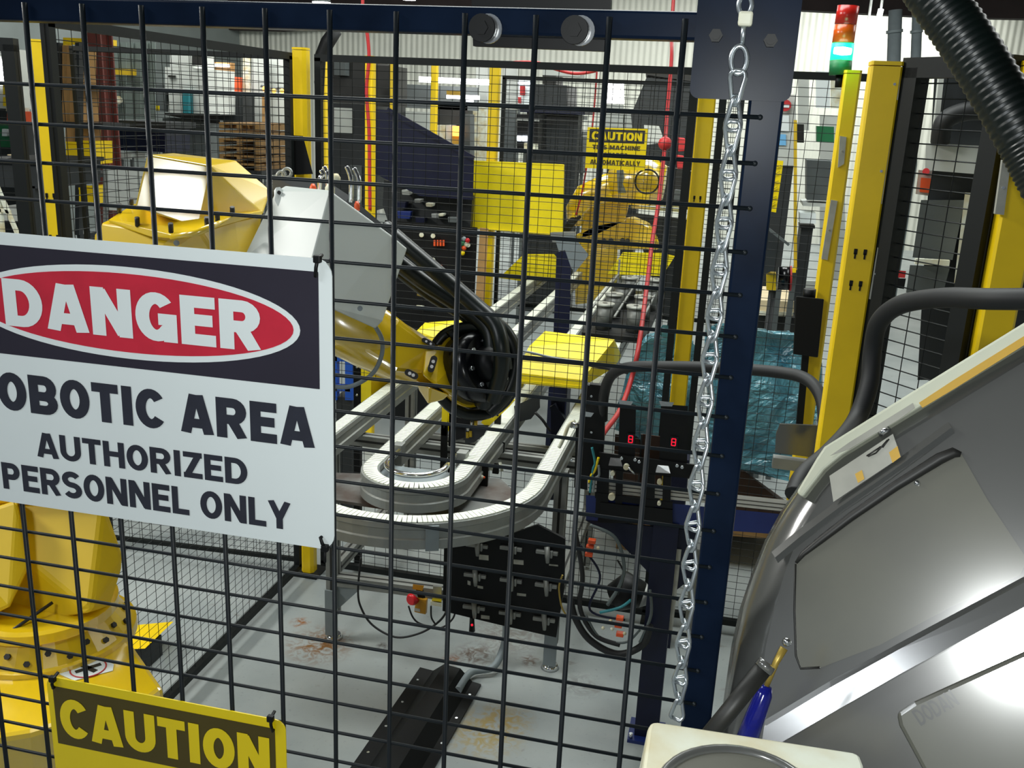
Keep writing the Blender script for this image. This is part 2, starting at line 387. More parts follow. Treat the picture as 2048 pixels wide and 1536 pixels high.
obj('end_post', MB().box((0.546, 0.0035, 0.0), (0.569, 0.034, 2.125), 0.002), 'blue_black_steel', gate)
br = MB().prism(rrect(0.507, 0.5725, 2.053, 2.122, -0.001, 0.006), (0, 0.004, 0))
bp = obj('corner_bracket', br, 'blue_black_steel', gate)
for (x, y) in ((1432, 72), (1541, 82)):
    q = PY(x, y, -0.001)
    b = MB().cyl((q.x, 0.0005, q.z), (q.x, -0.006, q.z), 0.0045, 6); b.cyl((q.x, -0.0055, q.z), (q.x, -0.0075, q.z), 0.0028, 12)
    obj('bolt', b, 'black_plastic', bp)
# track plate that the gate hangs from
plate = thing('gate_hanger_plate', 'black steel plate bolted behind the top rail of the mesh gate', 'bracket', (0.36, 0.03, 2.1))
a, b_, c, d = PY(942, -30, 0.03), PY(1222, -30, 0.03), PY(1218, 103, 0.03), PY(946, 92, 0.03)
obj('plate', MB().prism([a, b_, c, d], (0, 0.008, 0)), 'black_plastic', plate)
for (x, y) in ((968, 57), (1152, 61)):
    q = PY(x, y, 0.0)
    w = obj('washer', MB().cyl((q.x + 0.003, 0.002, q.z), (q.x + 0.003, -0.0005, q.z), 0.0098, 22), 'chrome', plate)
    h = MB().cyl((q.x, 0.0, q.z), (q.x, -0.007, q.z), 0.0092, 22); h.cyl((q.x, -0.0065, q.z), (q.x, -0.009, q.z), 0.005, 6)
    obj('bolt_head', h, 'black_plastic', w)
# ================================================================== signs on the gate
def sign(name, label, X0, X1, Z0, Z1, Y, face, th=0.0012, r=0.013):
    t = thing(name, label, 'sign', ((X0 + X1) / 2, Y, Z0))
    obj('panel', MB().prism(rrect(X0, X1, Z0, Z1, Y, r), (0, th, 0)), face, t); return t
YS = -0.0062
sr = PY(665, 700, YS).x; SX0 = sr - 0.3556
st = sum((PY(x, y, YS).z for x, y in ((60, 470), (620, 515)))) / 2
sb = PY(640, 1097, YS).z
dsn = sign('danger_sign', 'white danger sign with red oval tied to the mesh gate', SX0, sr, sb, st, YS, 'sign_white')
hx1 = PY(638, 650, YS).x; hz1 = PY(300, 515, YS).z; hz0 = PY(636, 778, YS).z; hx0 = 2 * (SX0 + sr) / 2 - hx1
obj('header_field', MB().prism(rrect(hx0, hx1, hz0, hz1, YS - 0.0003, 0.0005), (0, 0.0003, 0)), 'sign_black', dsn)
cx = (SX0 + sr) / 2; ox1 = PY(601, 660, YS).x; oz1 = PY(100, 520, YS).z; oz0 = PY(420, 735, YS).z
def oval(Xc, Zc, a, b, Y): return [Vector((Xc + a * math.cos(2 * math.pi * k / 64), Y, Zc + b * math.sin(2 * math.pi * k / 64))) for k in range(64)]
oc = (oz0 + oz1) / 2
obj('white_oval', MB().prism(oval(cx, oc, ox1 - cx, (oz1 - oz0) / 2, YS - 0.0006), (0, 0.0003, 0)), 'sign_white', dsn)
obj('red_oval', MB().prism(oval(cx, oc, ox1 - cx - 0.0055, (oz1 - oz0) / 2 - 0.0055, YS - 0.0009), (0, 0.0003, 0)), 'sign_red', dsn)
def word(body, pl, pr, ptop, pbot, mt, parent, Y=YS - 0.0012, bold=0.03, t=0.235):
    return obj('lettering', text_mesh(body, pl, pr, pbot, ptop, Y, bold, t=t), mt, parent)
dxr = PY(525, 700, YS).x; dxl = PY(9, 600, YS).x
word('DANGER', dxl, dxr, PY(300, 583, YS).z, PY(300, 680, YS).z, 'sign_white', dsn, bold=0.035)
axr = PY(630, 895, YS).x
word('ROBOTIC AREA', 2 * cx - axr, axr, PY(500, 801, YS).z, PY(500, 881, YS).z, 'letter_dark', dsn, Y=YS - 0.0004, bold=0.035)
word('AUTHORIZED', PY(76, 915, YS).x, PY(496, 965, YS).x, PY(300, 893, YS).z, PY(300, 944, YS).z, 'letter_dark', dsn, Y=YS - 0.0004, t=0.205)
word('PERSONNEL ONLY', PY(3, 930, YS).x, PY(582, 1030, YS).x, PY(300, 965, YS).z, PY(300, 1019, YS).z, 'letter_dark', dsn, Y=YS - 0.0004, t=0.205)
# yellow caution sign
cl, cr = PY(97, 1400, YS).x, PY(572, 1500, YS).x; ct = (PY(130, 1360, YS).z + PY(540, 1436, YS).z) / 2
csn = sign('caution_sign', 'yellow caution sign tied low on the mesh gate below the danger sign', cl, cr, ct - 0.178, ct, YS, 'sign_yellow', r=0.010)
kx0, kx1 = PY(108, 1400, YS).x, PY(551, 1500, YS).x; kz1 = (PY(120, 1375, YS).z + PY(540, 1455, YS).z) / 2; kz0 = PY(118, 1486, YS).z
obj('header_field', MB().prism(rrect(kx0, kx1, kz0, kz1, YS - 0.0003, 0.0006), (0, 0.0003, 0)), 'letter_brown', csn)
word('CAUTION', PY(122, 1440, YS).x, PY(540, 1510, YS).x, PY(330, 1435, YS).z, PY(330, 1513, YS).z, 'sign_yellow', csn, Y=YS - 0.0006, bold=0.03)
for i, tx in enumerate(('THIS MACHINE', 'STARTS', 'AUTOMATICALLY')):
    z = kz0 - 0.022 - 0.032 * i; w = 0.07 if i != 1 else 0.04
    word(tx, (cl + cr) / 2 - w, (cl + cr) / 2 + w, z, z - 0.02, 'letter_brown', csn, Y=YS - 0.0004)
def tie(x, y, x2, y2, label, tail=None):
    p, q = PY(x, y, YS - 0.002), PY(x2, y2, YS - 0.002)
    t = thing('cable_tie', label, 'cable tie', p, 'cable ties holding the signs')
    obj('strap', MB().tube([p + Vector((0, 0.008, 0.002)), p, (p + q) / 2 + Vector((0, -0.001, 0)), q, q + Vector((0, 0.008, 0))], 0.0016, 6), 'black_plastic', t)
    obj('locking_head', MB().obox(p, (1, 0, 0), (0, 1, 0), (0, 0, 1), 0.006, 0.005, 0.006, 0.001), 'black_plastic', t)
    if tail: obj('tail', MB().tube([p, PY(tail[0], tail[1], YS - 0.006)], 0.0011, 6), 'black_plastic', t)
tie(635, 518, 631, 552, 'black cable tie through the top right corner of the danger sign')
tie(650, 1096, 641, 1076, 'black cable tie through the bottom right corner of the danger sign', tail=(650, 1125))
tie(105, 1358, 106, 1376, 'black cable tie through the top left corner of the caution sign')
tie(541, 1437, 545, 1462, 'black cable tie through the top right corner of the caution sign')
# ================================================================== chain
chn = thing('chain', 'galvanised steel chain hanging in front of the gate end post', 'chain', P(1490, 20, 0.62))
path = [PY(1476, 150, -0.016), PY(1462, 290, -0.016), PY(1446, 470, -0.016), PY(1428, 640, -0.016), PY(1412, 790, -0.016), PY(1391, 990, -0.016), PY(1372, 1220, -0.016), PY(1352, 1452, -0.016)]
sp = smooth_path(path, 60)
pts = [sp[0]]; acc = 0; PITCH = 0.0152
for a, b_ in zip(sp, sp[1:]):
    acc += (b_ - a).length
    if acc >= PITCH: pts.append(b_); acc = 0
def link_mesh():
    n = 10; loop = []
    L_, Wd = 0.0215, 0.0088
    for k in range(8): t = math.pi * k / 7; loop.append(Vector((Wd / 2 * math.cos(t), 0, L_ / 2 - Wd / 2 + Wd / 2 * math.sin(t))))
    for k in range(8): t = math.pi + math.pi * k / 7; loop.append(Vector((Wd / 2 * math.cos(t), 0, -L_ / 2 + Wd / 2 + Wd / 2 * math.sin(t))))
    loop = [Vector((v.x, math.sin(v.z / L_ * math.pi) * 0.0028 * (1 if v.x > 0 else -1), v.z)) for v in loop]
    return MB().tube(loop + [loop[0]], 0.00155, 7, caps=False).mesh('link')
lm = link_mesh()
for i in range(len(pts) - 1):
    z = (pts[i] - pts[i + 1]).normalized(); x = Vector((1, 0, 0)); x = (x - z * x.dot(z)).normalized(); y = z.cross(x)
    an = math.radians(-32 + (0 if i % 2 == 0 else 70)); x2 = x * math.cos(an) + y * math.sin(an); y2 = z.cross(x2)
    o = obj('link', lm, 'chain_zinc', chn); c = (pts[i] + pts[i + 1]) / 2
    o.matrix_parent_inverse = Matrix.Identity(4)
    o.matrix_local = Matrix.Translation(-chn.location) @ Matrix(((x2.x, y2.x, z.x, c.x), (x2.y, y2.y, z.y, c.y), (x2.z, y2.z, z.z, c.z), (0, 0, 0, 1)))
q0, q1 = PY(1480, 92, -0.012), PY(1476, 148, -0.014)
lp = [q0 + Vector((0.005 * math.cos(t), 0, 0)) + (q1 - q0) * (0.5 - 0.5 * math.sin(t)) for t in [2 * math.pi * k / 24 for k in range(25)]]
obj('quick_link', MB().tube(lp, 0.0018, 8, caps=False), 'chain_zinc', chn)
q0, q1 = PY(1492, -10, -0.012), PY(1489, 30, -0.014)
lp = [q0 + Vector((0.004 * math.cos(t), 0, 0)) + (q1 - q0) * (0.5 - 0.5 * math.sin(t)) for t in [2 * math.pi * k / 24 for k in range(25)]]
obj('hook', MB().tube(lp, 0.0017, 8, caps=False), 'chain_zinc', chn)
obj('swivel', MB().obox(PY(1491, 38, -0.013), (1, 0, 0), (0, 1, 0), (0, 0, 1), 0.009, 0.008, 0.009, 0.0015), 'cream', chn)
obj('eye_bolt', MB().tube([PY(1488, 50, -0.013), PY(1484, 95, -0.010)], 0.0016, 8), 'chain_zinc', chn)
# ================================================================== back cell fences
def mesh_grid(mb, o, u, n_u, du, z0, z1, dz, r=0.0013, holes=()):
    """welded grid from origin o along unit u; skips segments inside holes (s0, s1, z0, z1)"""
    o, u = Vector(o), Vector(u); Lx = n_u * du
    def bar4(p, q):
        d = (q - p).normalized(); a = Vector((0, 0, 1)) if abs(d.z) < 0.5 else u; nrm = d.cross(a).normalized()
        vs = []
        for e in (p, q): vs.append([mb.bm.verts.new(e + a * (r * sa) + nrm * (r * sb)) for sa, sb in ((1, 0), (0, 1), (-1, 0), (0, -1))])
        for k in range(4): mb.bm.faces.new((vs[0][k], vs[0][(k + 1) % 4], vs[1][(k + 1) % 4], vs[1][k]))
    for i in range(n_u + 1):
        s = i * du; segs = [(z0, z1)]
        for (a, b, c, d) in holes:
            if a < s < b: segs = [x for (p, q) in segs for x in ((p, min(q, c)), (max(p, d), q)) if x[1] - x[0] > 0.01]
        for (p, q) in segs: bar4(o + u * s + Vector((0, 0, p)), o + u * s + Vector((0, 0, q)))
    k = 0
    while z0 + k * dz <= z1 + 1e-6:
        z = z0 + k * dz; segs = [(0, Lx)]
        for (a, b, c, d) in holes:
            if c < z < d: segs = [x for (p, q) in segs for x in ((p, min(q, a)), (max(p, b), q)) if x[1] - x[0] > 0.01]
        for (p, q) in segs: bar4(o + u * p + Vector((0, 0, z)), o + u * q + Vector((0, 0, z)))
        k += 1
def fence_panel(label, x0, y0, x1, y1, z0=0.12, z1=2.20, holes=(), fw=0.025, group=None, r=0.0011):
    p, q = Vector((x0, y0, 0)), Vector((x1, y1, 0)); u = (q - p).normalized(); L = (q - p).length
    t = thing('wire_fence', label, 'fence', p, group)
    z = Vector((0, 0, 1)); n = z.cross(u)
    for nm, a, b in (('top_rail', p + z * z1, q + z * z1), ('bottom_rail', p + z * z0, q + z * z0)):
        obj(nm, MB().bar(a, b, fw, fw), 'black_mesh', t)
    for a in (p + u * fw / 2, q - u * fw / 2): obj('side_rail', MB().bar(a + z * z0, a + z * z1, fw, fw, up=u), 'black_mesh', t)
    nu = max(1, int(L / 0.05)); mb = MB(); mesh_grid(mb, p, u, nu, L / nu, z0, z1, 0.03, r, holes)
    obj('mesh_wires', mb, 'black_mesh', t, kind='stuff'); return t
def fence_post(label, x, y, h, w=0.06, yaw=0.0, slots=(), m='yellow_paint', cham=0.012, group='yellow fence posts', base=True):
    t = thing('fence_post', label, 'post', (x, y, 0), group)
    c, s_ = math.cos(yaw), math.sin(yaw); ax, ay = Vector((c, s_, 0)), Vector((-s_, c, 0)); o = Vector((x, y, 0)); z = Vector((0, 0, 1)); k = w / 2
    prof = [(-k + cham, -k), (k - cham, -k), (k, -k + cham), (k, k - cham), (k - cham, k), (-k + cham, k), (-k, k - cham), (-k, -k + cham)]
    obj('shaft', MB().prism([o + ax * a + ay * b + z * 0.01 for a, b in prof], z * (h - 0.02)), m, t)
    obj('end_cap', MB().prism([o + ax * a * 1.02 + ay * b * 1.02 + z * (h - 0.008) for a, b in prof], z * 0.008), m, t)
    if base:
        obj('base_plate', MB().obox(o + z * 0.005, ax, ay, z, w * 2.1, w * 2.1, 0.01), 'black_mesh', t)
    for (off, zz) in slots:
        b = MB().obox(o + ax * off - ay * (k + 0.0005) + z * zz, ax, ay, z, w * 0.12, 0.003, w * 0.2, 0.001); b.obox(o + ax * off - ay * (k + 0.0005) + z * (zz - w * 0.15), ax, ay, z, w * 0.06, 0.003, w * 0.2)
        obj('slot', b, 'black_plastic', t)
    return t
YF = 2.92
GP = 'mesh panels of the robot cell fence'
fence_panel('black mesh panel across the back of the cell with gaps for the belts', -1.08, YF, 0.38, YF, 0.06, 2.2, holes=((0.14, 0.86, 0.62, 0.93), (0.80, 1.17, 0.62, 0.93)), group=GP)
fence_panel('black mesh panel along the left side, rising behind the robot base', -1.16, 1.50, -1.16, 2.86, 0.06, 2.2, group=GP)
fence_panel('black mesh panel between the two leftmost chamfered yellow posts', -2.105, 2.85, -1.18, 2.91, 0.06, 2.2, fw=0.018, group=GP)
fence_panel('black mesh panel at the far left before the leftmost yellow post', -3.2, 2.5, -2.285, 2.765, 0.06, 2.2, fw=0.05, group=GP)
p600 = fence_post('chamfered yellow post directly behind the grey robot cover', -1.14, YF, 2.235, 0.058)
fence_post('wide two-tone yellow post left of the robot, seen edge-on', -2.20, 2.80, 2.225, 0.088, yaw=0.35, slots=((-0.014, 1.62), (0.014, 1.62), (-0.014, 1.45), (0.014, 1.45)))
q = PY(1420, 140, 2.98)
fence_post('yellow post just left of the chain with two keyhole slots', q.x, 2.98, 2.215, 0.062, slots=((-0.011, 1.76), (0.011, 1.76), (0.0, 0.93)), cham=0.004)
fence_panel('black mesh panel in front of the teal wrapped boxes', 0.46, 2.94, 0.98, 2.94, 0.06, 2.2, group=GP)
q = PY(1772, 125, 1.56); RX, RY = q.x, 1.56
fence_post('widest yellow post at right with four keyhole slots', RX, RY, 2.172, 0.062, slots=((-0.010, 1.775), (0.010, 1.775), (-0.010, 1.705), (0.010, 1.705)), cham=0.004)
q = PY(1706, 140, 2.3)
fence_post('narrow yellow post with grey handle strip left of the widest post', q.x, 2.3, 2.19, 0.046, cham=0.006)
# ================================================================== conveyors
ZB = 0.89; CX, CY = -0.382, 2.13
def u_path(R, y_end, n=28):
    pts = [Vector((CX - R, y_end, 0)), Vector((CX - R, CY, 0))]
    for k in range(1, n): t = math.pi + math.pi * k / n; pts.append(Vector((CX + R * math.cos(t), CY + R * math.sin(t), 0)))
    pts += [Vector((CX + R, CY, 0)), Vector((CX + R, y_end, 0))]
    return pts
def sweep_rect(pts, prof):
    """sweep a closed (offset, z) profile along a flat path"""
    mb = MB(); rings = []
    for i, p in enumerate(pts):
        t = (pts[min(i + 1, len(pts) - 1)] - pts[max(i - 1, 0)]).normalized(); nrm = Vector((t.y, -t.x, 0))
        rings.append([mb.bm.verts.new(p + nrm * o + Vector((0, 0, z))) for o, z in prof])
    m = len(prof)
    for a, b in zip(rings, rings[1:]):
        for k in range(m): mb.bm.faces.new((a[k], a[(k + 1) % m], b[(k + 1) % m], b[k]))
    mb.bm.faces.new(rings[0][::-1]); mb.bm.faces.new(rings[-1]); return mb
def conveyor(label, R, y_end, y_links):
    t = thing('chain_conveyor', label, 'conveyor', (CX, CY, 0), 'white belt chain conveyors')
    pts = u_path(R, y_end)
    for sg, nm in ((1, 'side_beam'), (-1, 'side_beam')):
        prof = [(sg * 0.022, ZB - 0.002), (sg * 0.030, ZB - 0.002), (sg * 0.032, ZB - 0.018), (sg * 0.028, ZB - 0.022), (sg * 0.028, ZB - 0.048), (sg * 0.033, ZB - 0.052), (sg * 0.033, ZB - 0.080), (sg * 0.022, ZB - 0.080)]
        obj(nm, sweep_rect(pts, prof), 'aluminium', t)
    obj('belt_bed', sweep_rect(pts, [(-0.022, ZB - 0.016), (0.022, ZB - 0.016), (0.022, ZB - 0.07), (-0.022, ZB - 0.07)]), 'aluminium_dull', t)
    lk = MB().box((-0.0232, -0.0064, 0), (0.0232, 0.0064, 0.006)).mesh('belt_link')
    dense = []
    for a, b in zip(pts, pts[1:]):
        n = max(1, int((b - a).length / 0.002))
        for k in range(n): dense.append(a + (b - a) * (k / n))
    acc = 0; cnt = 0
    for a, b in zip(dense, dense[1:]):
        acc += (b - a).length
        if acc >= 0.0142 and a.y < y_links and cnt < 298:
            acc = 0; cnt += 1
            d = (b - a).normalized(); n = Vector((d.y, -d.x, 0))
            o = obj('belt_link', lk, 'belt_white', t)
            o.matrix_parent_inverse = Matrix.Identity(4)
            o.matrix_local = Matrix.Translation(Vector((a.x, a.y, ZB - 0.004)) - t.location) @ Matrix(((n.x, d.x, 0, 0), (n.y, d.y, 0, 0), (0, 0, 1, 0), (0, 0, 0, 1)))
    mb = MB()
    for sx in (-1, 1): mb.box((CX + sx * R - 0.0235, y_links, ZB - 0.004), (CX + sx * R + 0.0235, y_end, ZB + 0.001))
    obj('belt_run', mb, 'belt_white', t)
    return t
c_out = conveyor('outer white belt conveyor with the wide bend nearest the gate', 0.408, 6.4, 3.0)
c_in = conveyor('inner white belt conveyor with the tight bend and chrome guide rail', 0.152, 6.4, 2.75)
def arc_pts(R, z, a0, a1, n=20): return [Vector((CX + R * math.cos(math.radians(a0 + (a1 - a0) * k / n)), CY + R * math.sin(math.radians(a0 + (a1 - a0) * k / n)), z)) for k in range(n + 1)]
obj('guide_rail', MB().tube([Vector((CX - 0.098, CY + 0.10, ZB + 0.012))] + arc_pts(0.098, ZB + 0.012, 180, 360) + [Vector((CX + 0.098, CY + 0.12, ZB + 0.012))], 0.010, 12), 'chrome', c_in)
obj('bend_plate', MB().prism([p for p in arc_pts(0.125, ZB - 0.03, 180, 360)] + [Vector((CX + 0.125, CY + 0.06, ZB - 0.03)), Vector((CX - 0.125, CY + 0.06, ZB - 0.03))], (0, 0, 0.004)), 'plate_grey', c_in)
for sx in (-1, 1):
    obj('rail_bracket', MB().box((CX + sx * 0.115 - 0.018, CY + 0.13, ZB - 0.05), (CX + sx * 0.115 + 0.018, CY + 0.17, ZB + 0.022), 0.003), 'aluminium', c_in)
jb = PY(869, 1065, 1.735)
jp = [Vector((CX + 0.443 * math.cos(math.radians(a)), CY + 0.443 * math.sin(math.radians(a)), 0)) for a in (292, 297)]
obj('joint_plate', MB().bar(jp[0] + Vector((0, 0, ZB - 0.045)), jp[1] + Vector((0, 0, ZB - 0.045)), 0.006, 0.078, up=(0, 0, 1)), 'plate_grey', c_out)
# support frame below
fr = thing('conveyor_stand', 'aluminium profile stand with levelling feet under the conveyor bends', 'stand', (CX, 2.45, 0))
def profile(name, p, q, w=0.045, parent=fr):
    b = MB().bar(p, q, w, w, bevel=0.002); d = (Vector(q) - Vector(p)).normalized(); u = Vector((0, 0, 1)) if abs(d.z) < 0.9 else Vector((0, 1, 0)); x = u.cross(d).normalized(); y = d.cross(x)
    o = obj(name, b, 'aluminium_dull', parent)
    g = MB()
    for s_ in (x, -x, y, -y): g.bar(Vector(p) + s_ * (w / 2), Vector(q) + s_ * (w / 2), w * 0.2, 0.0016, up=s_)
    obj('profile_groove', g, 'machine_dark', o)
    return o
for lx, ly in ((-0.816, 2.442), (0.049, 2.486)):
    profile('leg', (lx, ly, 0.11), (lx, ly, ZB - 0.08))
    obj('lower_leg', MB().box((lx - 0.024, ly - 0.03, 0.025), (lx + 0.024, ly - 0.018, 0.22)), 'plate_grey', fr)
    obj('foot', MB().cyl((lx, ly, 0.0), (lx, ly, 0.018), 0.036, 20, 0.026).cyl((lx, ly, 0.015), (lx, ly, 0.12), 0.007, 10).cyl((lx, ly, 0.018), (lx, ly, 0.03), 0.014, 6), 'chrome', fr)
for lx, ly in ((-0.816, 3.35), (0.049, 3.35)): profile('leg', (lx, ly, 0.02), (lx, ly, ZB - 0.08))
profile('cross_bar', (-0.816, 2.442, 0.26), (0.049, 2.486, 0.26)); profile('cross_bar', (-0.86, 2.62, 0.78), (0.09, 2.62, 0.78))
profile('side_bar', (-0.816, 2.47, 0.30), (-0.816, 3.33, 0.30)); profile('side_bar', (0.049, 2.5, 0.30), (0.049, 3.33, 0.30))
profile('cross_bar', (-0.816, 3.35, 0.55), (0.049, 3.35, 0.55))
obj('drip_tray', MB().prism([PZ(x, y, 0.775) for x, y in [(655, 1003), (760, 1018), (862, 1036), (940, 1038), (1005, 1022), (1036, 995), (1000, 962), (655, 950)]], (0, 0, 0.01)), 'rusty_tray', fr)
obj('gusset', MB().prism([(-0.79, 2.425, 0.24), (-0.79, 2.425, 0.14), (-0.70, 2.425, 0.24)], (0, 0.01, 0)), 'plate_grey', fr)
# yellow belt tunnels through the fences
def tunnel(label, pts, legs=(), lip=None, group='yellow belt tunnels'):
    c = sum(pts, Vector()) / len(pts)
    t = thing('belt_tunnel', label, 'guard', (c.x, c.y, ZB), group)
    obj('hood', MB().hull(pts), 'bright_yellow', t)
    for (a, b) in legs: obj('side_panel', MB().box(a, b), 'bright_yellow', t)
    if lip: obj('lip', MB().bar(lip[0], lip[1], 0.008, 0.014), 'bright_yellow', t)
    return t
A, B = PY(1030, 762, 2.96), PY(1163, 775, 2.96)
tunnel('yellow tunnel with chamfered top over the right belts at the first fence',
       [A, B, PY(1030, 745, 2.96), PY(1163, 760, 2.96), PY(1058, 693, 3.06), PY(1090, 662, 3.16), PY(1229, 679, 3.16), PY(1228, 735, 3.22), A + Vector((0.02, 0.5, 0.02)), B + Vector((0.1, 0.5, 0.02)), PY(1090, 664, 3.5) , PY(1200, 677, 3.5)],
       legs=(((B.x + 0.005, 2.955, 0.79), (B.x + 0.028, 2.965, 0.965)), ((-0.285, 2.955, 0.72), (-0.275, 3.3, 0.97))), lip=(A, B))
tunnel('yellow tunnel behind the robot forearm over the left belts',
       [PY(833, 691, 2.98), PY(930, 697, 2.98), PY(833, 662, 3.0), PY(850, 645, 3.1), PY(925, 640, 3.1), PY(930, 690, 3.0), PY(850, 655, 3.4), PY(925, 655, 3.4), PY(840, 690, 3.4), PY(930, 692, 3.4)])
a = PY(722, 716, 2.955); b = PY(722, 805, 2.955)
tg = thing('belt_guard', 'yellow folded guard plate left of the forearm around the outer belt', 'guard', a)
obj('front_flange', MB().prism([a, PY(742, 725, 2.955), PY(742, 800, 2.955), b], (0, 0.004, 0)), 'bright_yellow', tg)
obj('back_plate', MB().prism([PY(740, 724, 2.96), PY(800, 740, 3.12), PY(800, 800, 3.12), PY(740, 800, 2.96)], (0, 0.006, 0)), 'yellow_paint', tg)
obj('top_flange', MB().prism([a, PY(790, 728, 2.99), PY(800, 742, 3.12), PY(742, 725, 2.965)], (0, 0, 0.004)), 'bright_yellow', tg)
# yellow guard plates around the belts under the wrist
for lab, poly, Y in (('upright yellow guard strip between the two inner belts', [(896, 780), (926, 790), (924, 838), (890, 868), (888, 800)], 2.60),
                     ('yellow guard plate left of the right inner belt below the hose loop', [(1003, 792), (1030, 800), (1020, 812), (975, 855), (962, 845), (985, 815)], 2.66),
                     ('narrow yellow upright strip under the robot gripper', [(884, 815), (895, 818), (893, 872), (882, 870)], 2.56)):
    ps = [PY(x, y, Y) for x, y in poly]; c = sum(ps, Vector()) / len(ps)
    t = thing('guard_plate', lab, 'guard', c); obj('plate', MB().prism(ps, (0, 0.006, 0)), 'bright_yellow', t)
    obj('mounting_foot', MB().box((c.x - 0.012, Y, ZB - 0.20), (c.x + 0.012, Y + 0.012, c.z)), 'black_plastic', t)
    obj('bolt', MB().cyl(c + Vector((0, -0.004, -0.02)), c + Vector((0, 0.002, -0.02)), 0.004, 8), 'black_plastic', t)
# ================================================================== robot in front
rob = thing('industrial_robot', 'large yellow robot arm at left with grey cover and black wrist', 'robot', P(120, 1300, 2.3))
RY_ = 'robot_yellow'
ped = P(150, 1420, 2.15)
# pedestal and base
bc = P(110, 1330, 2.32)
zt = bc.z
def octo(cx, cy, z, w, d, ch, yaw=0.0):
    c, s_ = math.cos(yaw), math.sin(yaw)
    prof = [(-w + ch, -d), (w - ch, -d), (w, -d + ch), (w, d - ch), (w - ch, d), (-w + ch, d), (-w, d - ch), (-w, -d + ch)]
    return [Vector((cx + a * c - b * s_, cy + a * s_ + b * c, z)) for a, b in prof]
YAW = 0.35
obj('pedestal', MB().prism(octo(bc.x, bc.y, 0.0, 0.20, 0.20, 0.02, YAW), (0, 0, zt - 0.22)), 'dark_machine', rob)
zb = 0.77
tops = [(268, 1290), (327, 1374), (300, 1395), (60, 1465), (-160, 1500), (-170, 1330), (-40, 1215), (190, 1205)]
bt = MB(); tp = [PZ(x, y, zb) for x, y in tops]; cen = sum(tp, Vector()) / len(tp)
bt.hull(tp + [p - Vector((0, 0, 0.26)) + (p - cen) * 0.04 for p in tp])
obj('base', bt, RY_, rob, bevel=0.012)
# bolted turntable ring
rc = PZ(95, 1264, zb); nz = Vector((0, 0, 1)); ax = RIGHT - nz * RIGHT.dot(nz); ax.normalize(); ay = nz.cross(ax)
tr = MB(); tr.tube([rc - nz * 0.01, rc + nz * 0.012, rc + nz * 0.014, rc + nz * 0.062], [0.205, 0.203, 0.192, 0.158], 40)
[setattr(f, 'smooth', False) for f in tr.bm.faces]
obj('turntable_ring', tr, RY_, rob)
tb = MB(); tb.tube([rc + nz * 0.062, rc + nz * 0.085, rc + nz * 0.088], [0.166, 0.166, 0.150], 40)
[setattr(f, 'smooth', False) for f in tb.bm.faces]
obj('turntable', tb, RY_, rob)
for k in range(26):
    t = 2 * math.pi * k / 26 + 0.1; dr = ax * math.cos(t) + ay * math.sin(t); zz = 0.040 if k % 2 else 0.026
    p = rc + dr * (0.192 - 0.034 * (zz - 0.014) / 0.048) + nz * zz; nn_ = (dr * 0.8 + nz * 0.6).normalized()
    obj('bolt', MB().cyl(p - nn_ * 0.004, p + nn_ * 0.006, 0.0072, 6), 'machine_dark', rob)
# tower casting rising from the turntable, and lower arm going up behind the danger sign
obj('tower', MB().hull([P(-80, 1010, 2.30), P(206, 1000, 2.30), P(208, 1085, 2.30), P(245, 1110, 2.30), P(243, 1135, 2.30), P(222, 1165, 2.30), P(218, 1215, 2.28), P(180, 1225, 2.2), P(-120, 1270, 2.35), P(-80, 1010, 2.6), P(200, 1000, 2.6), P(215, 1180, 2.6), P(-120, 1250, 2.6)]), 'tower_yellow', rob, bevel=0.01)
obj('tower_web', MB().hull([P(-120, 1050, 2.22), P(34, 1000, 2.25), P(60, 1130, 2.22), P(20, 1215, 2.16), P(-120, 1280, 2.2), P(34, 1000, 2.4), P(60, 1130, 2.4), P(-120, 1280, 2.4)]), 'tower_yellow', rob, bevel=0.008)
b = MB(); pa = [P(-20, 1290, 2.14), P(40, 1250, 2.17), P(105, 1205, 2.22)]
obj('swivel_groove', MB().tube(pa, 0.004, 8), 'machine_dark', rob)
obj('lower_arm', MB().hull([P(-60, 560, 2.25), P(160, 560, 2.25), P(200, 1010, 2.28), P(-40, 1010, 2.28), P(-60, 560, 2.5), P(160, 560, 2.5), P(200, 1010, 2.52), P(-40, 1010, 2.52)]), 'tower_yellow', rob, bevel=0.02)
# elbow casting with bolted collar, motor hood
obj('elbow_casting', MB().hull([P(203, 447, 2.24), P(216, 441, 2.26), P(300, 468, 2.18), P(345, 473, 2.14), P(400, 462, 2.12), P(470, 440, 2.2), P(525, 428, 2.28), P(493, 505, 2.22), P(490, 600, 2.2), P(180, 620, 2.22), P(190, 470, 2.26), P(220, 445, 2.55), P(500, 440, 2.55), P(480, 600, 2.5), P(200, 600, 2.5)]), RY_, rob, bevel=0.006)
col = MB(); col.hull([P(217, 440, 2.235), P(240, 425, 2.28), P(268, 408, 2.34), P(300, 466, 2.15), P(345, 470, 2.11), P(396, 458, 2.095), P(470, 432, 2.18), P(524, 422, 2.26), P(500, 405, 2.42), P(219, 446, 2.235), P(300, 473, 2.15), P(345, 477, 2.11), P(396, 465, 2.095), P(524, 429, 2.26)])
cl_ = obj('bolted_collar', col, RY_, rob, bevel=0.003)
for (x, y, D) in ((239, 421, 2.27), (275, 449, 2.175), (342, 461, 2.105), (414, 449, 2.10), (435, 439, 2.13), (263, 410, 2.33), (465, 428, 2.17)):
    p = P(x, y, D); d = (CAM - p).normalized() * 0.004 + Vector((0, 0, 0.004))
    obj('bolt', MB().cyl(p - d, p + Vector((0, 0, 0.012)) + d, 0.0055, 6), 'machine_dark', cl_)
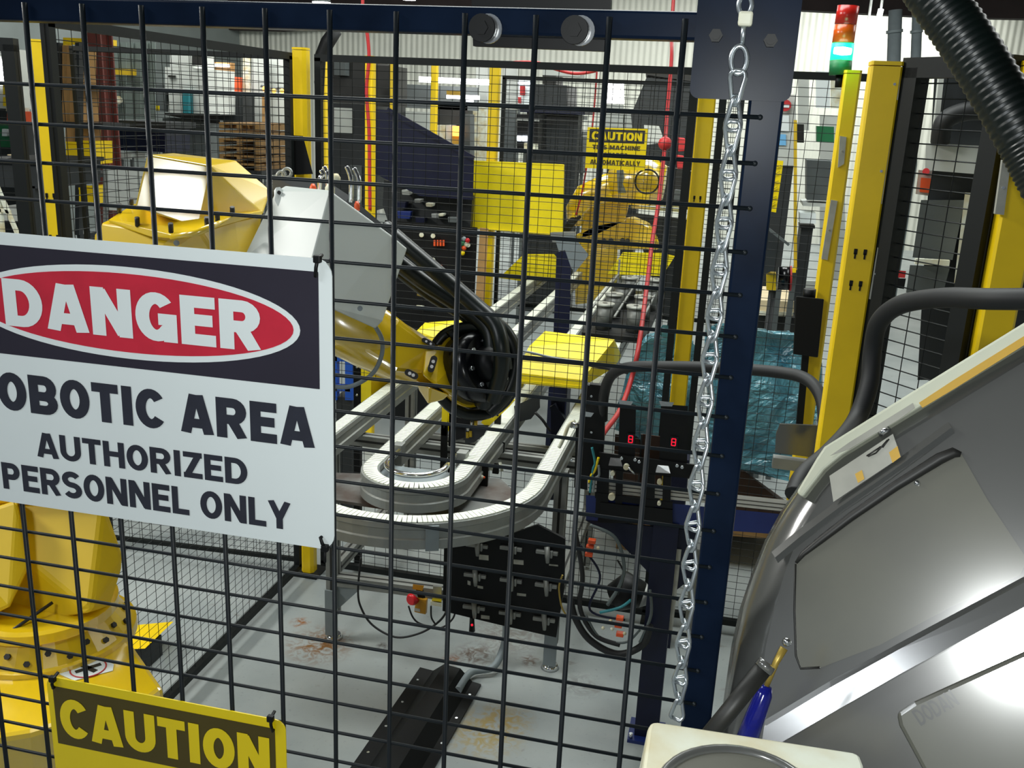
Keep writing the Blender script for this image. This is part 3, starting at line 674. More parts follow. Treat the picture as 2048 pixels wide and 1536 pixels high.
obj('rib', MB().tube([P(342, 475, 2.085), P(395, 465, 2.07), P(425, 452, 2.09), P(455, 438, 2.14)], [0.0065, 0.0085, 0.007, 0.003], 10), RY_, rob)
pv = P(353, 486, 2.11)
obj('plug', MB().cyl(pv, pv + (CAM - pv).normalized() * 0.012, 0.0065, 16), 'plate_grey', rob)
FN = -ray(352, 385).normalized(); f0 = P(352, 385, 2.15)
def PF(x, y): d = ray(x, y); return CAM + d * ((f0 - CAM).dot(FN) / d.dot(FN))
hd = MB().hull([PF(295, 309), PF(421, 331), PF(394, 456), PF(270, 414), P(345, 306, 2.40), P(472, 321, 2.28), P(541, 381, 2.32), P(526, 428, 2.27), P(530, 400, 2.5), P(420, 330, 2.5), P(300, 400, 2.48), P(480, 430, 2.45)])
obj('motor_hood', hd, RY_, rob, bevel=0.004)
# grey sheet cover over the forearm drive
cv = MB().hull([P(552, 384, 2.20), P(571, 372, 2.20), P(660, 381, 2.10), P(623, 520, 2.06), P(488, 515, 2.16), P(470, 640, 2.16), P(600, 660, 2.1), P(552, 384, 2.45), P(660, 385, 2.40), P(490, 515, 2.45)])
gc = obj('drive_cover', cv, 'cover_grey', rob, bevel=0.003)
cv2 = MB().hull([P(660, 381, 2.10), P(783, 471, 2.19), P(814, 497, 2.22), P(787, 572, 2.20), P(765, 642, 2.16), P(751, 657, 2.15), P(670, 619, 2.08), P(600, 590, 2.06), P(623, 520, 2.06), P(660, 385, 2.33), P(783, 475, 2.35), P(785, 570, 2.35), P(750, 640, 2.3), P(680, 600, 2.3)])
gc2 = obj('drive_cover', cv2, 'cover_grey', rob, bevel=0.003)
p = P(558, 385, 2.19); n_ = (CAM - p).normalized()
ear = MB().hull([P(548, 381, 2.19), P(552, 375, 2.19), P(560, 374, 2.19), P(566, 381, 2.19), P(560, 420, 2.17), P(549, 400, 2.18), P(548, 381, 2.21), P(566, 381, 2.21), P(560, 420, 2.19)])
obj('lug', ear, 'cover_grey', gc)
obj('screw', MB().cyl(p, p + n_ * 0.012, 0.0045, 12), 'machine_dark', gc)
p = P(720, 617, 2.115); obj('screw', MB().cyl(p, p + (CAM - p).normalized() * 0.006, 0.006, 14), 'plate_grey', gc2)
# cable connectors behind the cover
for (x, y, c, r) in ((626, 376, 'orange_plastic', 0.008), (714, 411, 'orange_plastic', 0.007), (660, 377, 'cream', 0.012), (672, 356, 'cream', 0.011)):
    p = P(x, y, 2.30); obj('connector', MB().tube([p - UP * 0.012, p + UP * 0.002, p + UP * 0.010], [r, r, r * 0.5], 12), c, rob)
for (x0, y0, x1, y1) in ((697, 338, 702, 385), (712, 341, 718, 385), (646, 345, 640, 370), (652, 338, 655, 366)):
    obj('cable_fitting', MB().tube(smooth_path([P(x0 - 4, y0 - 4, 2.32), P(x0, y0 + 4, 2.32), P(x1, (y0 + y1) / 2, 2.32), P(x1, y1 + 20, 2.33)], 5), 0.006, 8), 'chrome', rob)
obj('rear_housing', MB().hull([P(545, 352, 2.42), P(650, 360, 2.40), P(700, 392, 2.38), P(790, 470, 2.40), P(545, 400, 2.42), P(680, 420, 2.36), P(560, 360, 2.52), P(760, 460, 2.5)]), 'dark_machine', rob)
for (x, y) in ((563, 352), (574, 346)):
    p = P(x, y, 2.42); obj('lifting_eye', MB().ring(p, RIGHT, UP, 0.011, 0.0045, 16, 8), 'aluminium', rob)
# forearm and wrist
obj('forearm', MB().tube([P(560, 560, 2.36), P(690, 650, 2.38), P(745, 680, 2.40), P(800, 708, 2.43), P(850, 728, 2.46), P(880, 736, 2.48)], [0.085, 0.082, 0.078, 0.074, 0.062, 0.055], 28), RY_, rob)
obj('forearm_shoulder', MB().hull([P(768, 614, 2.38), P(800, 640, 2.36), P(832, 664, 2.38), P(866, 690, 2.40), P(850, 750, 2.38), P(790, 745, 2.33), P(720, 700, 2.32), P(720, 640, 2.36), P(770, 620, 2.5), P(860, 700, 2.52), P(780, 740, 2.5)]), RY_, rob, bevel=0.012)
obj('wrist_block', MB().hull([P(850, 700, 2.38), P(878, 690, 2.40), P(908, 684, 2.44), P(917, 720, 2.42), P(930, 790, 2.42), P(948, 800, 2.46), P(905, 795, 2.38), P(870, 770, 2.34), P(845, 750, 2.34), P(850, 700, 2.56), P(908, 690, 2.58), P(930, 790, 2.56), P(850, 760, 2.5)]), RY_, rob, bevel=0.008)
obj('wrist_foot', MB().hull([P(833, 762, 2.36), P(860, 776, 2.34), P(898, 790, 2.36), P(886, 800, 2.37), P(856, 807, 2.38), P(838, 780, 2.38), P(833, 762, 2.46), P(898, 790, 2.46), P(856, 807, 2.46)]), RY_, rob, bevel=0.004)
def slot(x0, y0, x1, y1, D, w):
    a, b = P(x0, y0, D), P(x1, y1, D); n = (CAM - a).normalized(); d = (b - a).normalized(); sd = n.cross(d)
    pts = [a + sd * w * math.cos(t) + d * w * -math.sin(t) for t in [math.pi * k / 6 for k in range(7)]] + [b - sd * w * math.cos(t) + d * w * math.sin(t) for t in [math.pi * k / 6 for k in range(7)]]
    s_ = obj('cap_recess', MB().prism([q - n * 0.02 for q in pts], n * 0.022), 'machine_dark', rob)
    for f in (0.25, 0.75):
        q = a.lerp(b, f); obj('bolt', MB().cyl(q, q + n * 0.005, w * 0.55, 6), 'black_gloss', s_)
slot(862, 738, 868, 718, 2.335, 0.0085); slot(816, 745, 830, 752, 2.325, 0.0085); slot(848, 680, 866, 690, 2.385, 0.006)
obj('air_hose', MB().tube(smooth_path([P(750, 652, 2.22), P(764, 680, 2.27), P(762, 715, 2.28), P(742, 750, 2.28), P(700, 773, 2.28), P(655, 772, 2.28)], 8), 0.0055, 10), 'plate_grey', rob)
wc = P(962, 733, 2.42); wa = (P(1010, 722, 2.36) - P(905, 748, 2.50)).normalized()
wx = wa.cross(Vector((0, 0, 1))).normalized(); wy = wx.cross(wa)
wd = MB(); wd.tube([wc - wa * 0.07, wc - wa * 0.055, wc + wa * 0.02, wc + wa * 0.03], [0.070, 0.092, 0.092, 0.078], 36)
wo = obj('wrist_disc', wd, 'black_gloss', rob)
obj('flange_ring', MB().tube([wc - wa * 0.066, wc - wa * 0.052], [0.096, 0.098], 36), RY_, rob)
for k in range(8):
    t = 2 * math.pi * k / 8; q = wc + (wx * math.cos(t) + wy * math.sin(t)) * 0.062 + wa * 0.03
    obj('bolt', MB().cyl(q - wa * 0.002, q + wa * 0.006, 0.006, 6), 'chrome', wo)
obj('gripper_hub', MB().tube([wc + wa * 0.03, wc + wa * 0.06, wc + wa * 0.07], [0.05, 0.045, 0.03], 20), 'black_plastic', rob)
obj('gripper_body', MB().hull([P(905, 800, 2.50), P(950, 830, 2.50), P(950, 870, 2.5), P(912, 880, 2.5), P(905, 800, 2.58), P(950, 830, 2.58), P(950, 880, 2.58), P(905, 885, 2.58)]), 'black_plastic', rob)
obj('gripper_jaw', MB().hull([P(930, 850, 2.48), P(978, 850, 2.48), P(968, 870, 2.48), P(948, 885, 2.48), P(930, 888, 2.48), P(930, 850, 2.54), P(978, 850, 2.54), P(930, 888, 2.54)]), 'dark_machine', rob)
for (x, y, c) in ((936, 856, 'chrome'), (943, 846, 'chrome'), (951, 848, 'dull_yellow'), (935, 870, 'dull_yellow'), (941, 868, 'dull_yellow'), (910, 842, 'chrome')):
    p = P(x, y, 2.475); obj('fitting', MB().cyl(p + UP * 0.008, p - UP * 0.008, 0.004, 10), c, rob)
obj('gripper_bracket', MB().obox(P(941, 803, 2.44), RIGHT, FWD, UP, 0.034, 0.012, 0.012, 0.002), 'chrome', rob)
# dress pack hoses
def hose(pts, r, m='hose_black', parent=rob, name='hose', n=12, sm=8): return obj(name, MB().tube(smooth_path(pts, sm), r, n), m, parent)
hose([P(770, 455, 2.42), P(800, 482, 2.40), P(880, 550, 2.38), P(950, 610, 2.36), P(990, 650, 2.34), P(1003, 700, 2.33), P(1000, 750, 2.36), P(985, 800, 2.40)], 0.021)
hose([P(790, 520, 2.44), P(850, 565, 2.43), P(920, 610, 2.42), P(975, 655, 2.40), P(985, 710, 2.39), P(980, 760, 2.40), P(965, 810, 2.44)], 0.023)
hose([P(800, 500, 2.50), P(870, 560, 2.48), P(950, 620, 2.46), P(1010, 665, 2.45), P(1030, 720, 2.46), P(1015, 780, 2.46), P(975, 825, 2.46)], 0.020)
hose([P(800, 545, 2.48), P(860, 590, 2.46), P(935, 636, 2.45), P(1000, 690, 2.42), P(1013, 740, 2.42)], 0.016)
lc = P(950, 742, 2.47)
ring_pts = [P(950 + 82 * math.cos(t), 742 + 88 * math.sin(t), 2.47 + 0.05 * math.cos(t)) for t in [math.radians(-130 + 290 * k / 30) for k in range(31)]]
obj('hose', MB().tube(ring_pts, 0.016, 12), 'hose_black', rob)
obj('hose', MB().tube([P(950 + 70 * math.cos(t), 742 + 76 * math.sin(t), 2.50 + 0.05 * math.cos(t)) for t in [math.radians(60 + 120 * k / 14) for k in range(15)]], 0.013, 12), 'hose_black', rob)
obj('hose', MB().tube(smooth_path([P(872, 690, 2.45), P(892, 668, 2.45), P(930, 655, 2.44), P(965, 656, 2.42), P(990, 670, 2.40)], 8), 0.015, 12), 'hose_black', rob)
# round warning sticker on the base
sp_ = P(176, 1351, 2.06)
n_ = Vector((0.25, -0.55, 0.8)).normalized(); sx_ = (RIGHT - n_ * RIGHT.dot(n_)).normalized(); sy_ = n_.cross(sx_)
nz_ = n_
c_ = PZ(178, 1352, zb - 0.019); ex = Vector((RIGHT.x, RIGHT.y, 0)).normalized(); ey = Vector((-ex.y, ex.x, 0)); en = Vector((0, 0, 1))
if en.dot(CAM - c_) < 0: en = -en
stk = obj('warning_sticker', MB().prism([c_ + ex * a + ey * b + en * 0.02 for a, b in ((-0.056, -0.026), (-0.01, -0.05), (0.058, -0.006), (0.05, 0.02), (0.0, 0.048), (-0.056, -0.004))], en * 0.0006), 'sign_white', rob)
obj('sticker_ring', MB().ring(c_ + en * 0.021, ex, ey, 0.038, 0.0017, 30, 6), 'red_paint', stk)
sym = MB()
for a, w in ((0.7, 0.020), (-0.5, 0.018)): sym.obox(c_ + en * 0.021, ex * math.cos(a) + ey * math.sin(a), ey * math.cos(a) - ex * math.sin(a), en, w * 2.8, 0.012, 0.0008)
obj('sticker_symbol', sym, 'machine_dark', stk)
# ================================================================== things on the conveyor stand
pn = thing('fixture_panel', 'black plate with nine grey T-shaped clamps under the belt bend', 'panel', PY(1000, 1180, 2.25))
YP = 2.25
def q2(x, y, dy=0.0): return PY(x, y, YP + dy)
obj('plate', MB().prism([q2(888, 1095), q2(1000, 1075), q2(1075, 1050), q2(1130, 1078), q2(1128, 1178), q2(1112, 1275), q2(1000, 1250), q2(885, 1222)], (0, 0.012, 0)), 'black_plastic', pn)
for (x, y) in ((954, 1092), (1022, 1098), (1094, 1106), (950, 1152), (1022, 1162), (1092, 1172), (948, 1216), (1020, 1228), (1088, 1240)):
    b = MB(); b.bar(q2(x - 22, y - 4, -0.006), q2(x + 22, y + 2, -0.006), 0.013, 0.013, bevel=0.002)
    cl = obj('clamp_bar', b, 'aluminium_dull', pn)
    obj('clamp_handle', MB().tube([q2(x, y - 12, -0.008), q2(x + 1, y + 6, -0.022), q2(x + 1, y + 20, -0.024)], [0.010, 0.009, 0.006], 8), 'aluminium_dull', cl)
    obj('clamp_wing', MB().obox(q2(x + 9, y + 3, -0.012), (1, 0, 0), (0, 1, 0), (0, 0, 1), 0.008, 0.012, 0.026, 0.002), 'aluminium_dull', cl)
for (x0, y0, x1, y1) in ((958, 1109, 977, 1121), (1027, 1119, 1047, 1130), (1098, 1128, 1116, 1133), (935, 1161, 941, 1171), (955, 1171, 966, 1178), (1034, 1186, 1052, 1193), (962, 1230, 979, 1239), (1032, 1053, 1050, 1058)):
    obj('cut_out', MB().prism([q2(x0, y0, -0.001), q2(x1, y0 + 2, -0.001), q2(x1, y1, -0.001), q2(x0, y1 - 2, -0.001)], (0, 0.001, 0)), 'label_paper', pn)
b = MB().tube([q2(944, 1235, -0.02), q2(944, 1262, -0.02)], [0.008, 0.011], 10); ls = obj('indicator', b, 'black_plastic', pn)
obj('indicator_lens', MB().ball(q2(944, 1250, -0.031), 0.0045, 8), 'led_red', ls)
# emergency stop
ye = 2.38
def q3(x, y, dy=0.0): return PY(x, y, ye + dy)
es = thing('emergency_stop', 'amber emergency stop box with red mushroom button under the conveyor', 'switch', q3(840, 1200))
obj('box', MB().hull([q3(832, 1196), q3(853, 1200), q3(851, 1229), q3(828, 1224), q3(836, 1192, .05), q3(856, 1196, .05), q3(854, 1226, .05)]), 'amber', es, bevel=0.002)
obj('bracket', MB().hull([q3(826, 1168), q3(848, 1171), q3(845, 1182), q3(825, 1178), q3(826, 1168, .04), q3(848, 1171, .04), q3(845, 1182, .04)]), 'amber', es)
obj('arm', MB().bar(q3(838, 1175, .03), q3(846, 1205, .03), 0.02, 0.02), 'black_plastic', es)
p = q3(824, 1199, -0.02); obj('mushroom_button', MB().tube([q3(834, 1202), p + Vector((0, 0.006, 0)), p, p - Vector((0.004, 0.010, 0))], [0.011, 0.014, 0.024, 0.018], 18), 'red_gloss', es)
obj('rating_label', MB().prism([q3(829, 1216, -.002), q3(840, 1218, -.002), q3(840, 1224, -.002), q3(829, 1222, -.002)], (0, 0.001, 0)), 'label_paper', es)
cn = thing('plug_connector', 'white and yellow plug hanging beside the emergency stop box', 'connector', q3(872, 1205))
obj('white_body', MB().hull([q3(861, 1203), q3(883, 1206), q3(883, 1214), q3(861, 1210), q3(862, 1200, .04), q3(883, 1203, .04), q3(883, 1214, .04)]), 'cream', cn)
obj('yellow_top', MB().hull([q3(865, 1196), q3(883, 1198), q3(883, 1204), q3(863, 1201), q3(865, 1196, .04), q3(883, 1198, .04), q3(883, 1204, .04)]), 'sign_yellow', cn)
obj('mount_plate', MB().prism([q3(866, 1172, .045), q3(883, 1174, .045), q3(883, 1200, .045), q3(866, 1198, .045)], (0, 0.004, 0)), 'aluminium', cn)
cb = thing('drop_cable', 'thin black cable looping down to the floor below the emergency stop', 'cable', q3(790, 1270))
obj('cable', MB().tube(smooth_path([q3(722, 1115), q3(716, 1180), q3(722, 1215), q3(745, 1250), q3(790, 1274), q3(835, 1268), q3(872, 1248), q3(893, 1222), q3(900, 1180)], 8), 0.0042, 8), 'black_rubber', cb)
obj('cable', MB().tube(smooth_path([q3(817, 1212), q3(826, 1235), q3(842, 1248), q3(880, 1256), q3(905, 1238), q3(912, 1215)], 8), 0.0035, 8), 'black_rubber', cb)
obj('cable', MB().tube(smooth_path([q3(862, 1212), q3(863, 1235), q3(872, 1250)], 8), 0.0035, 8), 'black_rubber', cb)
# floor cable cover
cc0, cc1 = PZ(840, 1338), PZ(962, 1372); cn0, cn1 = PZ(690, 1525), PZ(880, 1536)
du = ((cn0 - cc0).normalized() + Vector((0, -1, 0))).normalized(); wv = (cc1 - cc0)
ccv = thing('floor_cable_cover', 'long black cable cover running across the concrete floor', 'cable cover', (cc0 + cc1) / 2)
prof = [(0, 0.001), (0, 0.008), (0.22, 0.009), (0.40, 0.05), (0.66, 0.05), (0.86, 0.009), (1.0, 0.008), (1.0, 0.001)]
L_ = 1.9
obj('cover', MB().prism([cc0 + wv * a + Vector((0, 0, z)) for a, z in prof], du * L_), 'black_plastic', ccv)
for k in range(9):
    for a in (0.09, 0.93):
        p = cc0 + wv * a + du * (0.08 + 0.145 * k) + Vector((0, 0, 0.0085)); obj('screw', MB().cyl(p, p + Vector((0, 0, 0.002)), 0.005, 8), 'chrome', ccv)
fcb = thing('floor_cable', 'thick grey cable leaving the far end of the floor cable cover', 'cable', cc1)
obj('cable', MB().tube(smooth_path([cc0.lerp(cc1, 0.75) + Vector((0, -0.1, 0.028)), cc0.lerp(cc1, 0.8) + Vector((0, 0.03, 0.024)), PZ(985, 1335, 0.03), PZ(1005, 1300, 0.06), PY(1012, 1262, 2.46), PY(1010, 1220, 2.46)], 8), 0.014, 10), 'plate_grey', fcb)
# ================================================================== sensor table on the right
YT = 2.16
def q4(x, y, dy=0.0): return PY(x, y, YT + dy)
tbl = thing('sensor_table', 'blue framed table with aluminium rail carrying the camera sensors', 'table', (0.45, YT, 0))
obj('top_rail', MB().hull([q4(1175, 958), q4(1620, 1005), q4(1620, 1028), q4(1175, 982), q4(1175, 958, .05), q4(1620, 1005, .05), q4(1175, 975, .05), q4(1620, 1025, .05)]), 'rail_white', tbl)
for dy in (7, 15):
    obj('rail_groove', MB().bar(q4(1176, 960 + dy, -.0005), q4(1620, 1007 + dy, -.0005), 0.004, 0.002), 'machine_dark', tbl)
obj('blue_beam', MB().hull([q4(1172, 990), q4(1640, 1036), q4(1640, 1075), q4(1172, 1040), q4(1172, 990, .08), q4(1640, 1036, .08), q4(1172, 1035, .08), q4(1640, 1070, .08)]), 'blue_paint', tbl)
zt_ = q4(1300, 1040).z
obj('leg', MB().box((0.405, YT - 0.01, 0.0), (0.485, YT + 0.07, zt_)), 'navy_steel', tbl)
obj('leg', MB().box((0.95, YT - 0.01, 0.0), (1.03, YT + 0.07, zt_)), 'navy_steel', tbl)
obj('leg', MB().box((0.405, YT + 0.60, 0.0), (0.485, YT + 0.68, zt_)), 'navy_steel', tbl)
obj('foot_plate', MB().box((0.385, YT - 0.04, 0.0), (0.505, YT + 0.09, 0.012)), 'blue_paint', tbl)
for sx in (0.395, 0.490): obj('anchor_bolt', MB().cyl((sx, YT - 0.028, 0.012), (sx, YT - 0.028, 0.03), 0.007, 6), 'chrome', tbl)
obj('apron', MB().prism([q4(1170, 1040, .005), q4(1395, 1062, .005), q4(1392, 1150, .005), q4(1340, 1190, .005), q4(1230, 1075, .005)], (0, 0.006, 0)), 'navy_steel', tbl)
obj('cable_duct', MB().hull([q4(1353, 1098), q4(1363, 1099), q4(1345, 1262), q4(1336, 1260), q4(1353, 1098, .03), q4(1345, 1262, .03)]), 'label_paper', tbl)
obj('cable_duct', MB().hull([q4(1385, 1100, .1), q4(1400, 1101, .1), q4(1385, 1262, .1), q4(1368, 1260, .1), q4(1385, 1100, .13), q4(1385, 1262, .13)]), 'label_paper', tbl)
# base plate with cutouts: built as strips around the openings
sb = thing('sensor_bracket', 'black slotted bracket plate standing on the sensor table rail', 'bracket', q4(1280, 1000))
for (poly, dy) in (([(1198, 905), (1390, 930), (1388, 958), (1196, 938)], -.01), ([(1195, 938), (1218, 940), (1216, 1035), (1190, 1035)], -.012), ([(1232, 940), (1246, 942), (1243, 1035), (1230, 1032)], -.012),
                   ([(1286, 946), (1310, 950), (1308, 1035), (1282, 1034)], -.012), ([(1326, 952), (1342, 954), (1340, 1038), (1324, 1036)], -.012), ([(1190, 985), (1345, 1005), (1345, 1018), (1190, 996)], -.014), ([(1200, 1005), (1345, 1020), (1345, 1050), (1195, 1045)], -.016)):
    ps = [q4(x, y, dy) for x, y in poly]; obj('plate', MB().prism(ps, (0, 0.008, 0)), 'black_plastic', sb)
for (x0, y0, x1, y1) in ((1217, 915, 1245, 931), (1311, 930, 1341, 945)):
    obj('clamp', MB().hull([q4(x0, y1, -.03), q4(x1, y1 + 2, -.03), q4(x1 - 4, y0 + 2, -.01), q4(x0 + 4, y0, -.01), q4(x0, y1, .0), q4(x1, y1, 0)]), 'chrome', sb)
for (x, y, r) in ((1252, 935, 0.009), (1223, 995, 0.011), (1318, 1008, 0.006), (1319, 965, 0.008), (1225, 948, 0.007)):
    p = q4(x, y, -.03); obj('knob', MB().cyl(p, p + Vector((0, 0.016, 0)), r, 16), 'cream', sb)
for (x, y) in ((1270, 920), (1278, 924), (1354, 932), (1364, 935), (1243, 917)):
    p = q4(x, y, -.02); obj('screw', MB().cyl(p, p + Vector((0, 0.01, 0)), 0.005, 10), 'chrome', sb)
obj('lever', MB().tube([q4(1256, 935, -.035), q4(1270, 948, -.03)], 0.003, 8), 'chrome', sb)
def sensor(label, x0, x1, y0, y1, lx, ly):
    t = thing('camera_sensor', label, 'sensor', q4((x0 + x1) / 2, y1), 'camera sensors on the table')
    obj('body', MB().hull([q4(x0, y0), q4(x1, y0 + 4), q4(x1 - 2, y1 + 4), q4(x0 - 4, y1), q4(x0, y0, .05), q4(x1, y0 + 4, .05), q4(x1 - 2, y1, .05), q4(x0, y1, .05)]), 'black_plastic', t)
    obj('cap', MB().hull([q4(x0 - 4, y0 - 6, -.005), q4(x0 + 26, y0 - 3, -.005), q4(x0 + 22, y0 + 5, -.005), q4(x0, y0 + 4, -.005), q4(x0, y0 - 6, .05), q4(x0 + 24, y0 - 3, .05)]), 'chrome', t)
    w = 0.010; c = q4(lx, ly, -.004)
    obj('digit_window', MB().obox(c, (1, 0, 0), (0, 1, 0), (0, 0, 1), 0.024, 0.004, 0.036), 'black_gloss', t)
    dg = MB()
    for k in range(3): dg.obox(c + Vector((-0.001, -0.0025, 0.011 - 0.011 * k)), (1, 0, 0), (0, 1, 0), (0, 0, 1), 0.012, 0.001, 0.003)
    for sx in (-1, 1): dg.obox(c + Vector((sx * 0.006 - 0.001, -0.0025, 0.0)), (1, 0, 0), (0, 1, 0), (0, 0, 1), 0.003, 0.001, 0.022)
    obj('red_digits', dg, 'led_red', t)
    return t
sensor('black camera sensor with red digits, left one on the table', 1240, 1272, 806, 915, 1262, 878)
sensor('black camera sensor with red digits, right one beside the yellow post', 1322, 1376, 808, 935, 1348, 884)
gls = thing('guard_sheet', 'smoky brown clear sheet standing between the two camera sensors', 'sheet', q4(1303, 985))
obj('sheet', MB().prism([q4(1284, 868, .03), q4(1326, 874, .03), q4(1318, 985, .03), q4(1276, 980, .03)], (0, 0.004, 0)), 'brown_box', gls)
obj('edge_strip', MB().bar(q4(1284, 868, .028), q4(1276, 980, .028), 0.006, 0.008), 'machine_dark', gls)
swp = thing('switch_plate', 'tall black plate with bolts at the end of the belt lane', 'plate', q4(1190, 980))
obj('plate', MB().prism([q4(1172, 768, .02), q4(1210, 772, .02), q4(1208, 880, .02), q4(1200, 985, .02), q4(1148, 975, .02), q4(1152, 850, .02), q4(1170, 840, .02)], (0, 0.02, 0)), 'black_plastic', swp)
for (x, y) in ((1178, 768), (1183, 792), (1183, 864), (1143, 920), (1141, 960)):
    p = q4(x, y, .018); obj('bolt', MB().cyl(p - Vector((0, .004, 0)), p, 0.004, 8), 'chrome', swp)
obj('cap', MB().hull([q4(1164, 822, -.01), q4(1188, 826, -.01), q4(1182, 834, -.01), q4(1168, 833, -.01), q4(1164, 822, .03), q4(1188, 826, .03)]), 'chrome', swp)
obj('roller', MB().cyl(q4(1143, 850, -.01), q4(1158, 852, .01), 0.010, 14), 'chrome', swp)
obj('white_cable', MB().tube(smooth_path([q4(1150, 842), q4(1138, 850), q4(1128, 875), q4(1118, 895)], 8), 0.006, 8), 'cream', swp)
for i, (pts_, c) in enumerate((([(1184, 895), (1190, 925), (1186, 940), (1180, 985)], 'teal_cable'), ([(1197, 915), (1190, 940), (1183, 950), (1178, 965)], 'sign_yellow'), ([(1197, 930), (1198, 950), (1190, 958), (1186, 985)], 'plate_grey'))):
    hose([q4(x, y, -.02) for x, y in pts_], 0.004, c, swp, 'wire', 8)
# wire coils below the table
wcl = thing('wire_coil', 'loose coil of black wires with orange terminal blocks under the table', 'cable coil', q4(1260, 1300))
for (pts_, r, c) in (([(1140, 1195), (1150, 1235), (1180, 1280), (1235, 1308), (1285, 1290), (1300, 1250)], 0.012, 'black_rubber'), ([(1150, 1060), (1165, 1150), (1160, 1215), (1190, 1270), (1240, 1290)], 0.008, 'black_rubber'),
                     ([(1125, 1150), (1118, 1175), (1124, 1215), (1140, 1240)], 0.003, 'copper'), ([(1180, 1050), (1230, 1075), (1248, 1130), (1240, 1170), (1215, 1210)], 0.006, 'glass_smoke'), ([(1160, 1090), (1200, 1150), (1180, 1220), (1250, 1240)], 0.004, 'navy_steel'),
                     ([(1200, 1225), (1240, 1215), (1262, 1200)], 0.005, 'teal_cable'), ([(1235, 1120), (1248, 1150), (1235, 1190)], 0.003, 'black_rubber'), ([(1300, 1180), (1302, 1230), (1280, 1285)], 0.005, 'glass_smoke'), ([(1172, 1230), (1200, 1275), (1250, 1285), (1280, 1260)], 0.004, 'glass_smoke')):
    hose([q4(x, y, -.05) for x, y in pts_], r, c, wcl, 'wire', 8)
for (x, y) in ((1184, 1082), (1180, 1094), (1178, 1108), (1240, 1236), (1237, 1250), (1240, 1268)):
    obj('terminal_block', MB().obox(q4(x, y, -.07), (1, 0, 0), (0, 1, 0), (0, 0, 1), 0.024, 0.02, 0.013, 0.002), 'orange_plastic', wcl)
for (x, y) in ((1196, 1096), (1221, 1242), (1206, 1256), (1224, 1258), (1249, 1267)):
    obj('ferrule', MB().ball(q4(x, y, -.075), 0.006, 8), 'cream', wcl)
dl = thing('dark_motor', 'dark round motor housing hanging behind the wire coil', 'motor', q4(1260, 1190))
obj('housing', MB().tube([q4(1230, 1195, .15), q4(1258, 1180, .15), q4(1285, 1190, .15)], [0.05, 0.065, 0.045], 20), 'black_plastic', dl)
obj('end_cap', MB().cyl(q4(1285, 1190, .15), q4(1297, 1194, .15), 0.045, 20, 0.03), 'aluminium_dull', dl)
# lane equipment under the right belts
vb = thing('valve_block', 'black valve block hanging between the two right belts', 'valve', PY(1010, 900, 2.6))
obj('body', MB().hull([PY(980, 880, 2.6), PY(1010, 885, 2.6), PY(1006, 925, 2.6), PY(990, 930, 2.6), PY(980, 880, 2.68), PY(1010, 885, 2.68), PY(1000, 930, 2.68)]), 'black_plastic', vb)
for (x0, y0, x1, y1) in ((985, 925, 982, 940), (1000, 925, 1004, 942), (994, 905, 996, 915)): obj('fitting', MB().tube([PY(x0, y0, 2.59), PY(x1, y1, 2.59)], 0.006, 8), 'cream', vb)
pb = thing('proximity_sensor', 'black plate with two pale sensor heads beside the inner bend', 'sensor', PY(960, 970, 2.2))
obj('plate', MB().prism([PY(945, 930, 2.3), PY(976, 933, 2.3), PY(974, 982, 2.3), PY(946, 980, 2.3)], (0, 0.012, 0)), 'black_plastic', pb)
for (x, y) in ((958, 952), (964, 982)):
    hd_ = obj('sensor_head', MB().tube([PY(x - 8, y - 2, 2.28), PY(x + 2, y + 1, 2.28), PY(x + 9, y + 3, 2.28)], [0.007, 0.010, 0.005], 10), 'cream', pb)
    obj('tip', MB().ball(PY(x + 10, y + 3, 2.28), 0.0045, 8), 'orange_plastic', hd_)
mtr = thing('drive_motor', 'dark drive motor beside the right tunnel opening', 'motor', PY(1060, 800, 2.9))
obj('housing', MB().hull([PY(1028, 812, 2.8), PY(1078, 790, 2.8), PY(1080, 815, 2.8), PY(1062, 838, 2.8), PY(1032, 845, 2.8), PY(1028, 812, 2.9), PY(1080, 795, 2.9), PY(1060, 838, 2.9)]), 'dark_machine', mtr)
obj('cable', MB().tube(smooth_path([PY(1070, 825, 2.78), PY(1085, 840, 2.78), PY(1100, 862, 2.8)], 6), 0.006, 8), 'black_rubber', mtr)
brc = thing('blue_stand', 'blue steel column with diagonal brace behind the right tunnel', 'stand', PY(1110, 860, 3.4))
obj('column', MB().hull([PY(1102, 800, 3.4), PY(1130, 803, 3.4), PY(1128, 1000, 3.4), PY(1100, 1000, 3.4), PY(1102, 800, 3.48), PY(1130, 803, 3.48), PY(1128, 1000, 3.48), PY(1100, 1000, 3.48)]), 'navy_steel', brc)
obj('brace', MB().bar(PY(1105, 810, 3.38), PY(1150, 875, 3.38), 0.03, 0.03), 'navy_steel', brc)
# long black cable loops to the machine
lp1 = thing('cable_bundle', 'black cable bundle arching from the belt lane over to the widest yellow post', 'cable', PY(1450, 745, 2.0))
hose([PY(1205, 840, 2.2), PY(1208, 790, 2.18), PY(1222, 752, 2.15), PY(1255, 735, 2.1), PY(1330, 733, 2.05), PY(1450, 736, 2.0), PY(1560, 745, 1.95), PY(1612, 758, 1.9), PY(1640, 790, 1.85), PY(1648, 840, 1.8), PY(1640, 900, 1.75), PY(1618, 960, 1.7)], 0.0165, 'black_rubber', lp1, 'cable')
hose([PY(1030, 715, 2.15), PY(1100, 722, 2.2), PY(1180, 730, 2.2), PY(1255, 745, 2.12)], 0.006, 'black_rubber', lp1, 'cable', 8)
hose([PY(1035, 700, 2.2), PY(1065, 706, 2.2), PY(1120, 718, 2.2), PY(1240, 733, 2.14)], 0.004, 'plate_grey', lp1, 'cable', 8)
